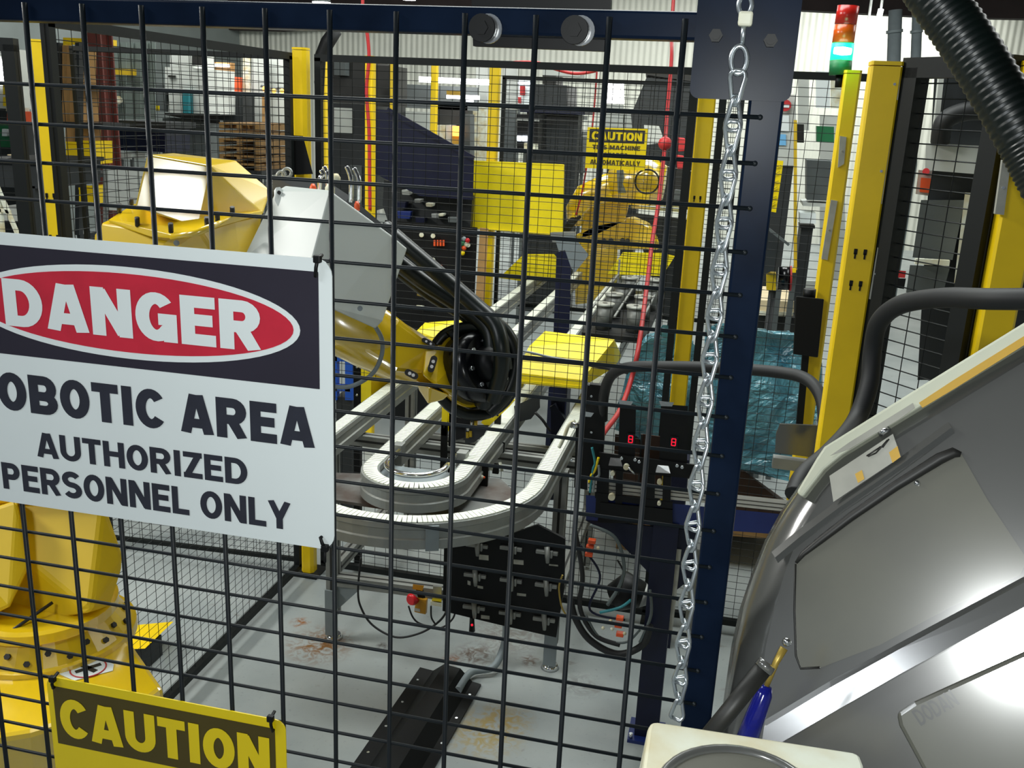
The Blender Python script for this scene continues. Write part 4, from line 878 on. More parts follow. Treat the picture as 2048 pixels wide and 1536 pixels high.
lp2 = thing('cable_conduit', 'thick black conduit arching past the widest yellow post', 'conduit', PY(1750, 640, 1.3))
hose([PY(2080, 598, 1.0), PY(1980, 598, 1.05), PY(1880, 596, 1.15), PY(1800, 610, 1.25), PY(1758, 645, 1.3), PY(1745, 700, 1.32), PY(1738, 770, 1.3), PY(1710, 845, 1.25), PY(1660, 905, 1.1), PY(1610, 950, 1.0), PY(1590, 990, .95)], 0.0185, 'black_rubber', lp2, 'conduit', 14)
gp = thing('grey_plate', 'dull grey bracket plate on an aluminium rail beside the cables', 'bracket', PY(1590, 880, 1.9))
obj('plate', MB().prism([PY(1560, 848, 1.9), PY(1652, 852, 1.9), PY(1648, 918, 1.9), PY(1550, 905, 1.9), PY(1552, 868, 1.9)], (0, 0.008, 0)), 'machine_grey', gp)
obj('rail', MB().bar(PY(1545, 922, 1.9), PY(1640, 935, 1.9), 0.032, 0.03), 'aluminium', gp)
# ================================================================== grey machine hood, front right
HN = -ray(2030, 1290).normalized(); h0 = P(2030, 1290, 0.66)
def PH(x, y, off=0.0):
    d = ray(x, y); return CAM + d * ((h0 + HN * off - CAM).dot(HN) / d.dot(HN))
hood = thing('machine_hood', 'large tilted grey plastic machine hood with recessed panel at right', 'machine hood', PH(1850, 1200))
outl = [(1428, 1580), (1447, 1400), (1463, 1290), (1480, 1215), (1502, 1150), (1530, 1080), (1562, 1022), (1604, 962), (1652, 906), (1850, 785), (2110, 627), (2110, 1580)]
inn = [(1500, 1580), (1518, 1400), (1532, 1290), (1548, 1220), (1568, 1150), (1592, 1085), (1622, 1030), (1650, 985), (1684, 945), (1870, 832), (2110, 686), (2110, 1580)]
mb = MB()
lv = [[mb.bm.verts.new(PH(x, y, -0.05)) for x, y in outl], [mb.bm.verts.new(PH(x * .75 + u * .25, y * .75 + v * .25, -0.012)) for (x, y), (u, v) in zip(outl, inn)], [mb.bm.verts.new(PH(u, v, 0.0)) for u, v in inn]]
for a, b in zip(lv, lv[1:]):
    for k in range(len(a) - 1):
        f = mb.bm.faces.new((a[k], a[k + 1], b[k + 1], b[k])); f.smooth = True
f = mb.bm.faces.new(lv[2]); f.smooth = False
bk = [mb.bm.verts.new(v.co - HN * 0.03) for v in lv[0]]
for k in range(len(bk) - 1): mb.bm.faces.new((lv[0][k], bk[k], bk[k + 1], lv[0][k + 1]))
mb.bm.faces.new(bk)
obj('shell', mb, 'machine_grey', hood)
def hp(pts, off, th): return MB().prism([PH(x, y, off) for x, y in pts], HN * th)
obj('edge_trim', hp([(1640, 922), (1655, 900), (1850, 778), (2110, 618), (2110, 660), (1870, 806), (1690, 916), (1655, 945), (1612, 1000), (1600, 990)], -0.012, 0.016), 'cream_trim', hood, bevel=0.002)
obj('trim_slot', hp([(1660, 912), (1700, 884), (1826, 806), (1830, 816), (1800, 838), (1700, 898)], 0.0045, 0.0006), 'label_paper', hood)
obj('orange_strip', hp([(1838, 806), (1905, 762), (2110, 634), (2110, 652), (1912, 776), (1845, 816)], 0.0045, 0.0008), 'orange_label', hood)
obj('clip', MB().tube([PH(1760, 868, 0.004), PH(1768, 862, 0.007), PH(1778, 858, 0.004)], 0.0022, 8), 'chrome', hood)
lab = obj('instruction_label', hp([(1659, 952), (1786, 868), (1802, 914), (1667, 1004)], 0.003, 0.0006), 'label_paper', hood)
obj('orange_mark', hp([(1778, 905), (1795, 892), (1801, 914), (1785, 926)], 0.0037, 0.0004), 'orange_label', lab)
obj('orange_mark', hp([(1710, 948), (1724, 940), (1729, 958), (1716, 966)], 0.0037, 0.0004), 'orange_label', lab)
hs = MB()
for a, b in (((1733, 912), (1762, 893)), ((1736, 913), (1752, 906)), ((1752, 906), (1775, 880)), ((1765, 895), (1778, 878))): hs.tube([PH(*a, 0.004), PH(*b, 0.004)], 0.0006, 6)
obj('hand_symbol', hs, 'machine_dark', lab)
# creases of the moulding
def ridge(pts, w, off, m='machine_grey', name='moulded_ridge'):
    return obj(name, MB().tube(smooth_path([PH(x, y, off) for x, y in pts], 6), w, 10), m, hood)
rb = MB(); rl = [(1552, 1118), (1600, 1078), (1680, 1018), (1780, 950), (1905, 858)]
rv = [[mb2 for mb2 in [rb.bm.verts.new(PH(x + dx, y + dy, o)) for dx, dy, o in ((-9, -14, 0.0003), (-2, -3, 0.0035), (4, 8, 0.0003))]] for x, y in rl]
for a, b in zip(rv, rv[1:]):
    for k in range(2): rb.bm.faces.new((a[k], a[k + 1], b[k + 1], b[k]))
obj('moulded_ridge', rb, 'machine_grey', hood)
win = [(1592, 1128), (1606, 1108), (1640, 1080), (1700, 1034), (1790, 972), (1880, 915), (1908, 903), (1924, 910), (1975, 1000), (2055, 1120), (2040, 1150), (1900, 1215), (1760, 1290), (1640, 1336), (1600, 1338), (1592, 1310), (1590, 1220)]
obj('recessed_panel', hp(win, -0.0004, 0.0010), 'machine_panel', hood)
gl = [(1592, 1126), (1606, 1108), (1640, 1081), (1700, 1035), (1790, 973), (1880, 917), (1908, 905), (1922, 909)]
obj('panel_groove', MB().tube([PH(x, y, 0.0006) for x, y in gl], [0.0012, 0.0022, 0.003, 0.0035, 0.0038, 0.0045, 0.004, 0.002], 8), 'machine_dark', hood)
obj('panel_seam', MB().tube([PH(x, y, 0.0006) for x, y in [(1591, 1128), (1589, 1220), (1592, 1312), (1601, 1337), (1640, 1335)]], 0.0009, 6), 'machine_dark', hood)
p = PH(1834, 966, 0.001); obj('rivet', MB().ball(p, 0.0022, 10), 'chrome', hood)
# lower bumper ledge and dark underside
def ledge(name, top, bot, off0, off1, m):
    mb = MB(); a = [mb.bm.verts.new(PH(x, y, 0.0006)) for x, y in top]; b = [mb.bm.verts.new(PH(x, y, off0)) for x, y in [((u[0] * .8 + v[0] * .2), (u[1] * .8 + v[1] * .2)) for u, v in zip(top, bot)]]
    c = [mb.bm.verts.new(PH(x, y, off1)) for x, y in bot]; d = [mb.bm.verts.new(v.co - HN * 0.05) for v in c]
    for r0, r1 in ((a, b), (b, c), (c, d)):
        for k in range(len(a) - 1): mb.bm.faces.new((r0[k], r0[k + 1], r1[k + 1], r1[k]))
    return obj(name, mb, m, hood)
ledge('lower_ledge', [(1530, 1440), (1660, 1362), (1800, 1285), (2110, 1120)], [(1520, 1510), (1660, 1428), (1800, 1348), (2110, 1180)], 0.010, 0.014, 'machine_grey')
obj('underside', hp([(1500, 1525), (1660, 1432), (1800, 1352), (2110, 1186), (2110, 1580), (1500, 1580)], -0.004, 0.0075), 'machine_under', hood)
led = obj('lower_front', hp([(1800, 1450), (1795, 1425), (1830, 1402), (2110, 1275), (2110, 1580), (1870, 1580)], 0.0035, 0.008), 'machine_panel', hood, bevel=0.003)
o_ = PH(1842, 1452, 0.0122); fx = (PH(1920, 1408, 0.0122) - o_); fw_ = fx.length; fx.normalize(); fy = HN.cross(fx)
obj('faded_lettering', text_mesh('DODAN', 0, fw_, 0, 0.011, 0, frame=(o_, fx, fy), t=0.17), 'machine_grey', led)
# cream frame with an oval recess at the bottom edge
frm = thing('cream_frame', 'stained cream machine frame corner with oval recess at the bottom edge', 'machine frame', P(1500, 1500, .56))
g0, g1, g2 = P(1300, 1442, 0.57), P(1722, 1508, 0.57), P(1280, 1600, 0.50)
GN = (g1 - g0).cross(g2 - g0).normalized()
if GN.dot(CAM - g0) < 0: GN = -GN
def PG(x, y, off=0.0):
    d = ray(x, y); return CAM + d * ((g0 + GN * off - CAM).dot(GN) / d.dot(GN))
obj('frame_plate', MB().prism([PG(x, y) for x, y in [(1296, 1456), (1300, 1446), (1310, 1442), (1340, 1446), (1500, 1471), (1705, 1503), (1720, 1509), (1728, 1530), (1745, 1640), (1270, 1640)]], -GN * 0.03), 'cream', frm, bevel=0.003)
ocx, ocy = 1478, 1600
def ell(rx, ry, off): return [PG(ocx + rx * math.cos(2 * math.pi * k / 40), ocy + ry * math.sin(2 * math.pi * k / 40) + 0.14 * rx * math.cos(2 * math.pi * k / 40), off) for k in range(40)]
eo = ell(158, 98, 0.0003)
obj('recess_rim', MB().tube(eo + [eo[0]], 0.0032, 8, caps=False), 'machine_grey', frm)
obj('recess_dish', MB().prism(ell(152, 92, 0.0002), GN * 0.0006), 'machine_panel', frm)
# tools stuck beside the hood
rod = thing('grey_rod', 'dark grey cylindrical handle leaning beside the hood', 'handle', P(1430, 1445, .63))
obj('bar', MB().tube([P(1395, 1500, .62), P(1528, 1336, .625)], 0.0058, 16), 'machine_dark', rod)
obj('end_cap', MB().tube([P(1526, 1338, .625), P(1536, 1326, .625)], [0.0064, 0.0060], 16), 'machine_grey', rod)
sd = thing('screwdriver', 'small screwdriver with clear blue handle and shiny ball tip', 'screwdriver', P(1500, 1450, .65))
obj('shaft', MB().tube([P(1533, 1372, .65), P(1552, 1325, .65), P(1568, 1296, .65)], [0.0018, 0.0023, 0.0028], 10), 'copper', sd)
obj('ball_tip', MB().ball(P(1574, 1284, .65), 0.0030, 12), 'chrome', sd)
obj('handle', MB().tube([P(1490, 1490, .65), P(1512, 1430, .65), P(1528, 1388, .65), P(1534, 1372, .65)], [0.0075, 0.0066, 0.0058, 0.0035], 12), 'screwdriver_blue', sd)
# corrugated hose
chs = thing('corrugated_hose', 'wide black corrugated hose crossing the upper right corner', 'hose', P(1950, 150, .9))
cpath = smooth_path([P(1770, -160, .92), P(1862, -20, .90), P(1925, 70, .89), P(1985, 165, .88), P(2045, 268, .87), P(2110, 390, .86)], 60)
dd = [cpath[0]]; acc = 0
for a, b in zip(cpath, cpath[1:]):
    acc += (b - a).length
    if acc > 0.0011: dd.append(b); acc = 0
obj('ribbed_tube', MB().tube(dd, [0.0235 + (0.0011 if (i // 2) % 2 else 0.0) for i in range(len(dd))], 28), 'hose_black', chs)
# ================================================================== right-hand fence and machine
q = PY(2020, 400, 1.35)
fence_post('yellow post at the far right edge behind the corrugated hose', q.x + 0.012, 1.35, 2.17, 0.064, cham=0.005)
fence_panel('black mesh panel between the two right-hand yellow posts', RX + 0.045, RY - 0.01, q.x - 0.025, 1.36, 0.06, 2.16, fw=0.04, group=GP, r=0.0014)
q = PY(1845, 150, 2.8)
fence_post('slim yellow post just right of the widest post', q.x, 2.8, q.z, 0.034, cham=0.003)
for (pts_, Y, lab) in (([(1782, 135), (1802, 138), (1796, 200), (1776, 200)], 1.53, 'short pale strip at the top of the widest post'), ([(1762, 275), (1782, 278), (1764, 408), (1742, 406)], 1.53, 'long pale strip halfway down the widest post'), ([(1755, 495), (1766, 497), (1748, 600), (1738, 598)], 1.53, 'pale strip low on the widest post'),
                       ([(1680, 272), (1693, 274), (1688, 328), (1676, 335)], 2.27, 'grey strip with white tip on the narrow post'), ([(1662, 400), (1675, 402), (1655, 520), (1643, 518)], 2.27, 'long grey strip low on the narrow post'), ([(2005, 320), (2022, 322), (2008, 430), (1990, 428)], 1.31, 'pale strip on the far right yellow post')):
    ps = [PY(x, y, Y) for x, y in pts_]; t = thing('post_strip', lab, 'strip', sum(ps, Vector()) / 4, 'pale strips on the yellow posts')
    obj('strip', MB().prism(ps, (0, 0.012, 0)), 'label_paper', t)
    c = sum(ps, Vector()) / 4; obj('screw', MB().cyl(c - Vector((0, .002, 0)), c, 0.003, 8), 'chrome', t)
bx = thing('black_box', 'plain black control box on the narrow yellow post', 'box', PY(1612, 650, 2.2))
obj('case', MB().hull([PY(1592, 592, 2.2), PY(1648, 598, 2.2), PY(1636, 715, 2.2), PY(1586, 708, 2.2), PY(1592, 592, 2.3), PY(1646, 598, 2.3), PY(1586, 708, 2.3), PY(1634, 715, 2.3)]), 'black_plastic', bx, bevel=0.003)
obj('top_gland', MB().cyl(PY(1618, 596, 2.24), PY(1620, 578, 2.24), 0.018, 14), 'black_plastic', bx)
obj('mount_pole', MB().bar(PY(1612, 700, 2.26), PY(1596, 880, 2.26), 0.02, 0.02), 'black_plastic', bx)
# tower light on the narrow post
tl0 = PY(1684, 122, 2.34); tw = thing('tower_light', 'stack light with red and orange segments above a lit green one', 'signal light', tl0)
obj('base', MB().cyl(PY(1680, 150, 2.34), PY(1682, 120, 2.34), 0.031, 24), 'green_paint', tw)
obj('pole', MB().cyl(PY(1680, 150, 2.34), PY(1678, 175, 2.34), 0.012, 12), 'black_plastic', tw)
obj('green_segment', MB().cyl(PY(1682, 121, 2.34), PY(1686, 87, 2.34), 0.031, 24), 'lamp_green', tw)
obj('lamp_core', MB().tube([PY(1668, 101, 2.305), PY(1685, 102, 2.30), PY(1702, 103, 2.305)], [0.009, 0.012, 0.009], 12), 'lamp_green_core', tw)
obj('orange_segment', MB().cyl(PY(1686, 86, 2.34), PY(1691, 50, 2.34), 0.030, 24), 'lens_orange', tw)
obj('red_segment', MB().cyl(PY(1691, 49, 2.34), PY(1697, 12, 2.34), 0.030, 24), 'lens_red', tw)
gl_ = bpy.data.lights.new('green_lamp', 'POINT'); gl_.energy = 0.25; gl_.color = (0.1, 1.0, 0.5); gl_.shadow_soft_size = 0.03
go_ = bpy.data.objects.new('green_lamp', gl_); COL.objects.link(go_); go_.location = PY(1684, 104, 2.22)
# machine behind the right fence
def q5(x, y, dy=0.0): return PY(x, y, 3.0 + dy)
mc = thing('press_machine', 'dark machine with pale cross beam and control panel behind the right fence', 'machine', q5(1950, 500))
obj('back_body', MB().hull([q5(1870, 130, .1), q5(2120, 120, .1), q5(2090, 760, .1), q5(1835, 760, .1), q5(1870, 130, .9), q5(2120, 120, .9), q5(2090, 760, .9), q5(1835, 760, .9)]), 'dark_machine', mc)
obj('pale_edge', MB().bar(q5(1882, 150, .05), q5(1868, 285, .05), 0.016, 0.03), 'light_machine', mc)
obj('cross_beam', MB().hull([q5(1852, 286), q5(2010, 294), q5(1998, 352), q5(1850, 340), q5(1852, 286, .2), q5(2010, 294, .2), q5(1998, 350, .2), q5(1850, 340, .2)]), 'light_machine', mc)
obj('lower_panel', MB().hull([q5(1842, 400, .03), q5(1930, 400, .03), q5(1905, 520, .03), q5(1825, 515, .03), q5(1842, 400, .2), q5(1930, 400, .2), q5(1905, 520, .2), q5(1825, 515, .2)]), 'mid_machine', mc)
obj('bright_bar', MB().bar(q5(1830, 522, -.02), q5(1898, 526, -.02), 0.02, 0.02), 'cream', mc)
obj('base_panel', MB().hull([q5(1820, 530), q5(1900, 534), q5(1885, 590), q5(1812, 585), q5(1820, 530, .2), q5(1900, 534, .2), q5(1812, 585, .2)]), 'mid_machine', mc)
cp = obj('control_panel', MB().hull([q5(1930, 385, -.05), q5(1985, 388, -.05), q5(1952, 572, -.05), q5(1908, 566, -.05), q5(1930, 385, .05), q5(1985, 388, .05), q5(1952, 572, .05), q5(1908, 566, .05)]), 'cream', mc)
for (pts_, c) in (([(1938, 428), (1972, 431), (1966, 462), (1934, 459)], 'black_gloss'), ([(1932, 474), (1962, 476), (1958, 490), (1929, 488)], 'sign_yellow'), ([(1925, 524), (1954, 527), (1952, 540), (1922, 537)], 'red_paint')):
    obj('window', MB().prism([q5(x, y, -.054) for x, y in pts_], (0, 0.003, 0)), c, cp)
obj('air_duct', MB().tube(smooth_path([q5(1880, 285, .0), q5(1888, 245, -.02), q5(1920, 226, -.02), q5(1965, 222, -.02), q5(2020, 235, 0)], 8), 0.032, 14), 'black_rubber', mc)
sw = thing('interlock_switch', 'orange safety interlock switch beside the slim right-hand post', 'switch', PY(1850, 365, 2.75))
obj('backplate', MB().prism([PY(1838, 340, 2.79), PY(1866, 342, 2.79), PY(1858, 392, 2.79), PY(1832, 388, 2.79)], (0, 0.01, 0)), 'label_paper', sw)
obj('body', MB().hull([PY(1842, 355, 2.74), PY(1862, 357, 2.74), PY(1858, 386, 2.74), PY(1839, 384, 2.74), PY(1842, 355, 2.79), PY(1862, 357, 2.79), PY(1858, 386, 2.79), PY(1839, 384, 2.79)]), 'orange_plastic', sw)
obj('knob', MB().cyl(PY(1852, 343, 2.72), PY(1852, 343, 2.79), 0.011, 14), 'red_gloss', sw)
rk = thing('red_latch', 'red and black door latch on the slim right-hand post', 'latch', PY(1795, 555, 2.74))
obj('red_body', MB().hull([PY(1783, 540, 2.74), PY(1812, 542, 2.74), PY(1810, 556, 2.74), PY(1781, 554, 2.74), PY(1783, 540, 2.79), PY(1812, 542, 2.79), PY(1781, 554, 2.79)]), 'red_paint', rk)
obj('black_body', MB().hull([PY(1783, 556, 2.74), PY(1812, 557, 2.74), PY(1808, 578, 2.74), PY(1784, 574, 2.74), PY(1783, 556, 2.79), PY(1812, 557, 2.79), PY(1784, 574, 2.79)]), 'black_plastic', rk)
# ================================================================== teal wrapped boxes behind the fence
def q6(x, y, dy=0.0): return PY(x, y, 3.5 + dy)
def wrapped(label, pts, seed):
    t = thing('wrapped_bag', label, 'plastic wrap', sum(pts, Vector()) / len(pts), 'teal plastic wrapped loads')
    mb = MB(); mb.hull(pts)
    bm = mb.bm; bmesh.ops.triangulate(bm, faces=bm.faces[:])
    bmesh.ops.subdivide_edges(bm, edges=bm.edges[:], cuts=5, use_grid_fill=True)
    rnd = random.Random(seed)
    from mathutils import noise
    for v in bm.verts: v.co += Vector((noise.noise(v.co * 9 + Vector((seed, 0, 0))), noise.noise(v.co * 9 + Vector((0, seed, 5))), noise.noise(v.co * 9 + Vector((3, 0, seed))))) * 0.035
    obj('film', mb, 'teal_film', t); return t
w1 = wrapped('teal plastic film bunched up left of the yellow post', [q6(1262, 735), q6(1300, 668), q6(1345, 660), q6(1380, 690), q6(1385, 760), q6(1370, 880), q6(1300, 900), q6(1235, 860), q6(1238, 790), q6(1290, 680, .4), q6(1380, 690, .4), q6(1240, 850, .4), q6(1370, 880, .4)], 3)
w2 = wrapped('large sheet of teal plastic film over the boxes right of the gate post', [q6(1415, 660), q6(1480, 655), q6(1590, 668), q6(1640, 720), q6(1640, 790), q6(1625, 880), q6(1590, 960), q6(1420, 930), q6(1415, 660, .5), q6(1580, 668, .5), q6(1630, 860, .5), q6(1420, 930, .5)], 8)
w3 = wrapped('small knot of teal plastic film at the top of the wrap', [q6(1316, 660), q6(1322, 647), q6(1345, 650), q6(1352, 668), q6(1330, 676), q6(1318, 660, .06), q6(1345, 652, .06), q6(1335, 675, .06)], 5)
bxs = thing('cardboard_box', 'brown cardboard box under the large sheet of teal film', 'box', q6(1500, 980, .1))
obj('carton', MB().hull([q6(1425, 905, .05), q6(1480, 935, .05), q6(1570, 1010, .05), q6(1560, 1060, .05), q6(1415, 1050, .05), q6(1425, 905, .5), q6(1570, 1000, .5), q6(1415, 1050, .5)]), 'brown_box', bxs)
obj('pallet_board', MB().hull([q6(1410, 1050, .05), q6(1570, 1062, .05), q6(1570, 1080, .05), q6(1410, 1068, .05), q6(1410, 1050, .5), q6(1570, 1062, .5), q6(1410, 1068, .5)]), 'wood', bxs)
bx2 = thing('cardboard_box', 'brown cardboard box under the teal film left of the yellow post', 'box', q6(1330, 900, .1))
obj('carton', MB().hull([q6(1230, 868, .05), q6(1375, 885, .05), q6(1360, 1000, .05), q6(1225, 985, .05), q6(1230, 868, .45), q6(1375, 885, .45), q6(1225, 985, .45)]), 'brown_box', bx2)
b0 = q6(1295, 985, .25); obj('pallet_block', MB().box((b0.x - .12, b0.y - .15, 0), (b0.x + .12, b0.y + .15, b0.z + .01)), 'wood', bx2)
obj('tape', MB().bar(q6(1300, 875, .045), q6(1290, 990, .045), 0.05, 0.004, up=(0, 1, 0)), 'cardboard', bx2)
# ================================================================== second cell beyond the tunnels
Y2 = 5.9
def qy(Y):
    def f(x, y, dy=0.0): return PY(x, y, Y + dy)
    return f
g = qy(Y2)
fence_post('yellow post carrying the big yellow board in the second cell', g(991, 130).x, Y2, g(991, 130).z, 0.068, cham=0.008)
fence_panel('black mesh panel of the second cell between the board and the second robot', g(1000, 300).x, Y2, 0.55, Y2, 0.7, 2.25, group='mesh panels of the second cell', r=0.0016)
for x, y, Y, w, lab in ((741, 112, 4.6, 0.05, 'slim yellow post with a red cable beside it'), (788, 118, 6.8, 0.05, 'slim yellow post behind the navy chute'), (870, 126, 7.6, 0.055, 'slim yellow post left of the bright tube lamp'), (647, 112, 7.0, 0.05, 'slim yellow post right of the pale pipe behind the robot')):
    q = PY(x, y, Y); fence_post(lab, q.x, Y, q.z, w, cham=0.006)
bd = thing('yellow_board', 'big blank yellow board fixed to a post of the second cell', 'board', g(1036, 460, -.08))
obj('sheet', MB().prism([g(944, 322, -.08), g(1127, 330, -.08), g(1124, 470, -.08), g(942, 456, -.08)], (0, 0.006, 0)), 'bright_yellow', bd)
for a, b in (((944, 322), (1127, 330)), ((942, 456), (1124, 470)), ((944, 322), (942, 456)), ((1127, 330), (1124, 470))): obj('folded_edge', MB().bar(g(*a, -.07), g(*b, -.07), 0.008, 0.03, up=(0, 1, 0)), 'bright_yellow', bd)
g5 = qy(5.0)
wp = thing('wooden_post', 'bare wooden batten standing beside the black control cabinet', 'batten', g5(962, 640))
obj('batten', MB().hull([g5(960, 455), g5(977, 457), g5(950, 945), g5(930, 942), g5(960, 455, .05), g5(977, 457, .05), g5(950, 945, .05), g5(930, 942, .05)]), 'wood', wp)
# second caution sign
g52 = qy(5.88)
s2 = thing('caution_sign', 'small yellow caution sign on the mesh of the second cell', 'sign', g52(1230, 340))
o2, ux = g52(1170, 336), (g52(1289, 341) - g52(1170, 336)); wd_ = ux.length; ux.normalize(); uz = Vector((0, 0, 1)); h2_ = g52(1173, 254).z - o2.z
nn = ux.cross(uz)
obj('panel', MB().prism([o2, o2 + ux * wd_, o2 + ux * wd_ + uz * h2_, o2 + uz * h2_], -nn * 0.003), 'sign_yellow', s2)
obj('header_field', MB().prism([o2 + nn * 0.0008 + ux * (wd_ * a) + uz * (h2_ * b) for a, b in ((.04, .64), (.96, .64), (.96, .96), (.04, .96))], -nn * 0.0008), 'machine_dark', s2)
for tx, a0, a1, b0, b1, c in (('CAUTION', .08, .92, .69, .91, 'sign_yellow'), ('THIS MACHINE', .10, .90, .47, .58, 'letter_brown'), ('STARTS', .30, .70, .30, .40, 'letter_brown'), ('AUTOMATICALLY', .08, .92, .10, .22, 'letter_brown')):
    obj('lettering', text_mesh(tx, wd_ * a0, wd_ * a1, h2_ * b0, h2_ * b1, 0, frame=(o2 + nn * 0.0015, ux, uz)), c, s2)
# tunnels of the second fence
tunnel('yellow tunnel at the second fence over the left belts', [g(998, 556), g(1050, 563), g(1040, 520), g(1048, 508), g(1108, 508), g(1118, 520), g(1113, 556), g(1050, 510, .5), g(1100, 512, .5), g(1110, 545, .5)])
tunnel('yellow tunnel at the second fence over the right belts', [g(1215, 548), g(1246, 504), g(1325, 506), g(1350, 512), g(1335, 536), g(1322, 552), g(1250, 506, .5), g(1330, 510, .5), g(1320, 545, .5), g(1230, 540, .5)])
# second robot
g6 = qy(6.6)
r2 = thing('industrial_robot', 'smaller yellow robot of the second cell reaching down to the left', 'robot', g6(1190, 620))
def H(name, pts, m, parent, G, bevel=0.0, dep=0.2):
    a = [G(*p) for p in pts]; c = sum(a, Vector()) / len(a)
    b = [c + (v - c) * 0.85 + Vector((0, dep, 0)) for v in a]
    return obj(name, MB().hull(a + b), m, parent, bevel=bevel)
H('base', [(1148, 500), (1235, 492), (1232, 600), (1150, 610)], RY_, r2, g6, 0.01, 0.4)
H('turret', [(1150, 470), (1190, 448), (1262, 436), (1300, 452), (1318, 485), (1318, 500), (1160, 500)], RY_, r2, g6, 0.015, 0.35)
H('lower_arm', [(1188, 395), (1260, 400), (1250, 445), (1200, 470), (1160, 480), (1165, 430)], RY_, r2, g6, 0.015, 0.3)
ra = MB().tube([g6(1228, 372, -.1), g6(1262, 364, -.12), g6(1300, 362, -.14), g6(1330, 366, -.14)], [0.13, 0.17, 0.18, 0.12], 20); obj('upper_housing', ra, RY_, r2)
obj('forearm', MB().tube([g6(1260, 368, -.1), g6(1212, 378, -.12), g6(1170, 395, -.15), g6(1152, 420, -.15), g6(1150, 450, -.15)], [0.12, 0.11, 0.10, 0.08, 0.06], 18), RY_, r2)
pm = g6(1294, 363, -.33); pr = MB().ring(pm, (1, 0, 0), (0, 0, 1), 0.085, 0.007, 26, 6); obj('motor_ring', pr, 'machine_dark', r2)
obj('grey_strap', MB().hull([g6(1233, 340, -.28), g6(1247, 340, -.28), g6(1252, 386, -.28), g6(1236, 386, -.28), g6(1233, 340, -.2), g6(1252, 386, -.2)]), 'plate_grey', r2)
for (x, y) in ((1208, 482), (1222, 481), (1245, 481), (1255, 482)): obj('bolt', MB().cyl(g6(x, y, -.04), g6(x, y, .0), 0.02, 8), 'machine_dark', r2)
for k in range(3): hose([g6(1160 - 4 * k, 432, -.2), g6(1148 - 5 * k, 445, -.22), g6(1136 - 3 * k, 462, -.22), g6(1132, 478, -.22)], 0.016, 'black_rubber', r2, 'hose', 8)
H('gripper_plate', [(1110, 478), (1145, 470), (1178, 510), (1150, 545), (1118, 505)], 'plate_grey', r2, qy(5.7), 0.0, 0.04)
H('gripper_hub', [(1100, 465), (1150, 465), (1150, 480), (1105, 485)], 'aluminium', r2, qy(5.75), 0.0, 0.1)
g48 = qy(4.75)
nc = thing('navy_column', 'navy steel column standing left of the grey canisters', 'column', g48(1125, 660))
obj('shaft', MB().hull([g48(1113, 505), g48(1130, 500), g48(1142, 535), g48(1138, 690), g48(1106, 690), g48(1113, 505, .08), g48(1140, 535, .08), g48(1136, 690, .08), g48(1108, 690, .08)]), 'navy_steel', nc)
obj('base_block', MB().box((g48(1104, 690).x, 4.72, 0), (g48(1142, 690).x, 4.86, g48(1120, 688).z)), 'navy_steel', nc)
# machine body behind second robot
g7 = qy(7.4)
dm = thing('transfer_machine', 'dark transfer machine with bright shafts right of the second robot', 'machine', g7(1330, 600))
H('body', [(1262, 425), (1385, 440), (1380, 640), (1330, 640), (1330, 500), (1300, 470)], 'dark_machine', dm, g7, 0, 0.5)
b0 = g7(1355, 640, .25); obj('pedestal', MB().box((b0.x - .08, b0.y - .1, 0), (b0.x + .08, b0.y + .1, b0.z + .03)), 'dark_machine', dm)
for y in (410, 418, 496): obj('shaft', MB().bar(g7(1262, y - 4, -.15), g7(1372, y + 4, -.15), 0.03, 0.02), 'chrome', dm)
H('motor', [(1348, 380), (1372, 384), (1370, 402), (1346, 400)], 'mid_machine', dm, g7, 0, 0.2)
hp_ = thing('hopper_machine', 'tall black hopper machine behind the red hose', 'machine', g7(1330, 330))
H('hopper', [(1295, 150), (1400, 165), (1400, 345), (1270, 320), (1262, 230)], 'dark_machine', hp_, qy(8.2), 0, 0.8)
H('stepped_top', [(1290, 132), (1390, 140), (1392, 165), (1292, 155)], 'machine_dark', hp_, qy(8.2), 0, 0.6)
H('stand', [(1280, 325), (1385, 345), (1380, 420), (1285, 400)], 'machine_dark', hp_, qy(8.2), 0, 0.6)
for (x, y) in ((1368, 290), (1366, 325)): H('red_handle', [(x - 14, y - 16), (x + 2, y - 14), (x + 6, y + 12), (x - 12, y + 14)], 'red_paint', hp_, qy(7.9), 0.01, 0.08)
H('white_plate', [(1288, 250), (1318, 252), (1330, 285), (1290, 290)], 'light_machine', hp_, qy(8.0), 0, 0.02)
# grey canisters on the rack
g45 = qy(4.5)
rkk = thing('canister_rack', 'low black rack on the belts holding two columns of grey canisters', 'rack', g45(1260, 660))
z0r = g45(1240, 648).z
xl, xr = g45(1180, 648).x, g45(1300, 655).x
obj('tray', MB().box((xl, 4.2, z0r - 0.03), (xr, 5.6, z0r)), 'black_plastic', rkk)
for x in (xl + 0.02, (xl + xr) / 2, xr - 0.02): obj('side_rail', MB().bar((x, 4.2, z0r + 0.10), (x, 5.6, z0r + 0.10), 0.01, 0.01), 'aluminium_dull', rkk)
for x in (xl + 0.02, xr - 0.02):
    for y in (4.22, 5.58): obj('upright', MB().bar((x, y, z0r), (x, y, z0r + 0.2), 0.012, 0.012), 'aluminium_dull', rkk)
def canister(label, x, y):
    t = thing('canister', label, 'canister', (x, y, z0r), 'grey canisters on the rack')
    obj('body', MB().tube([(x, y, z0r), (x, y, z0r + 0.125)], 0.045, 20), 'can_grey', t)
    obj('flange', MB().tube([(x, y, z0r + 0.125), (x, y, z0r + 0.138)], 0.052, 20), 'can_top', t)
    obj('hole', MB().tube([(x, y, z0r + 0.138), (x, y, z0r + 0.139)], 0.014, 12), 'machine_dark', t)
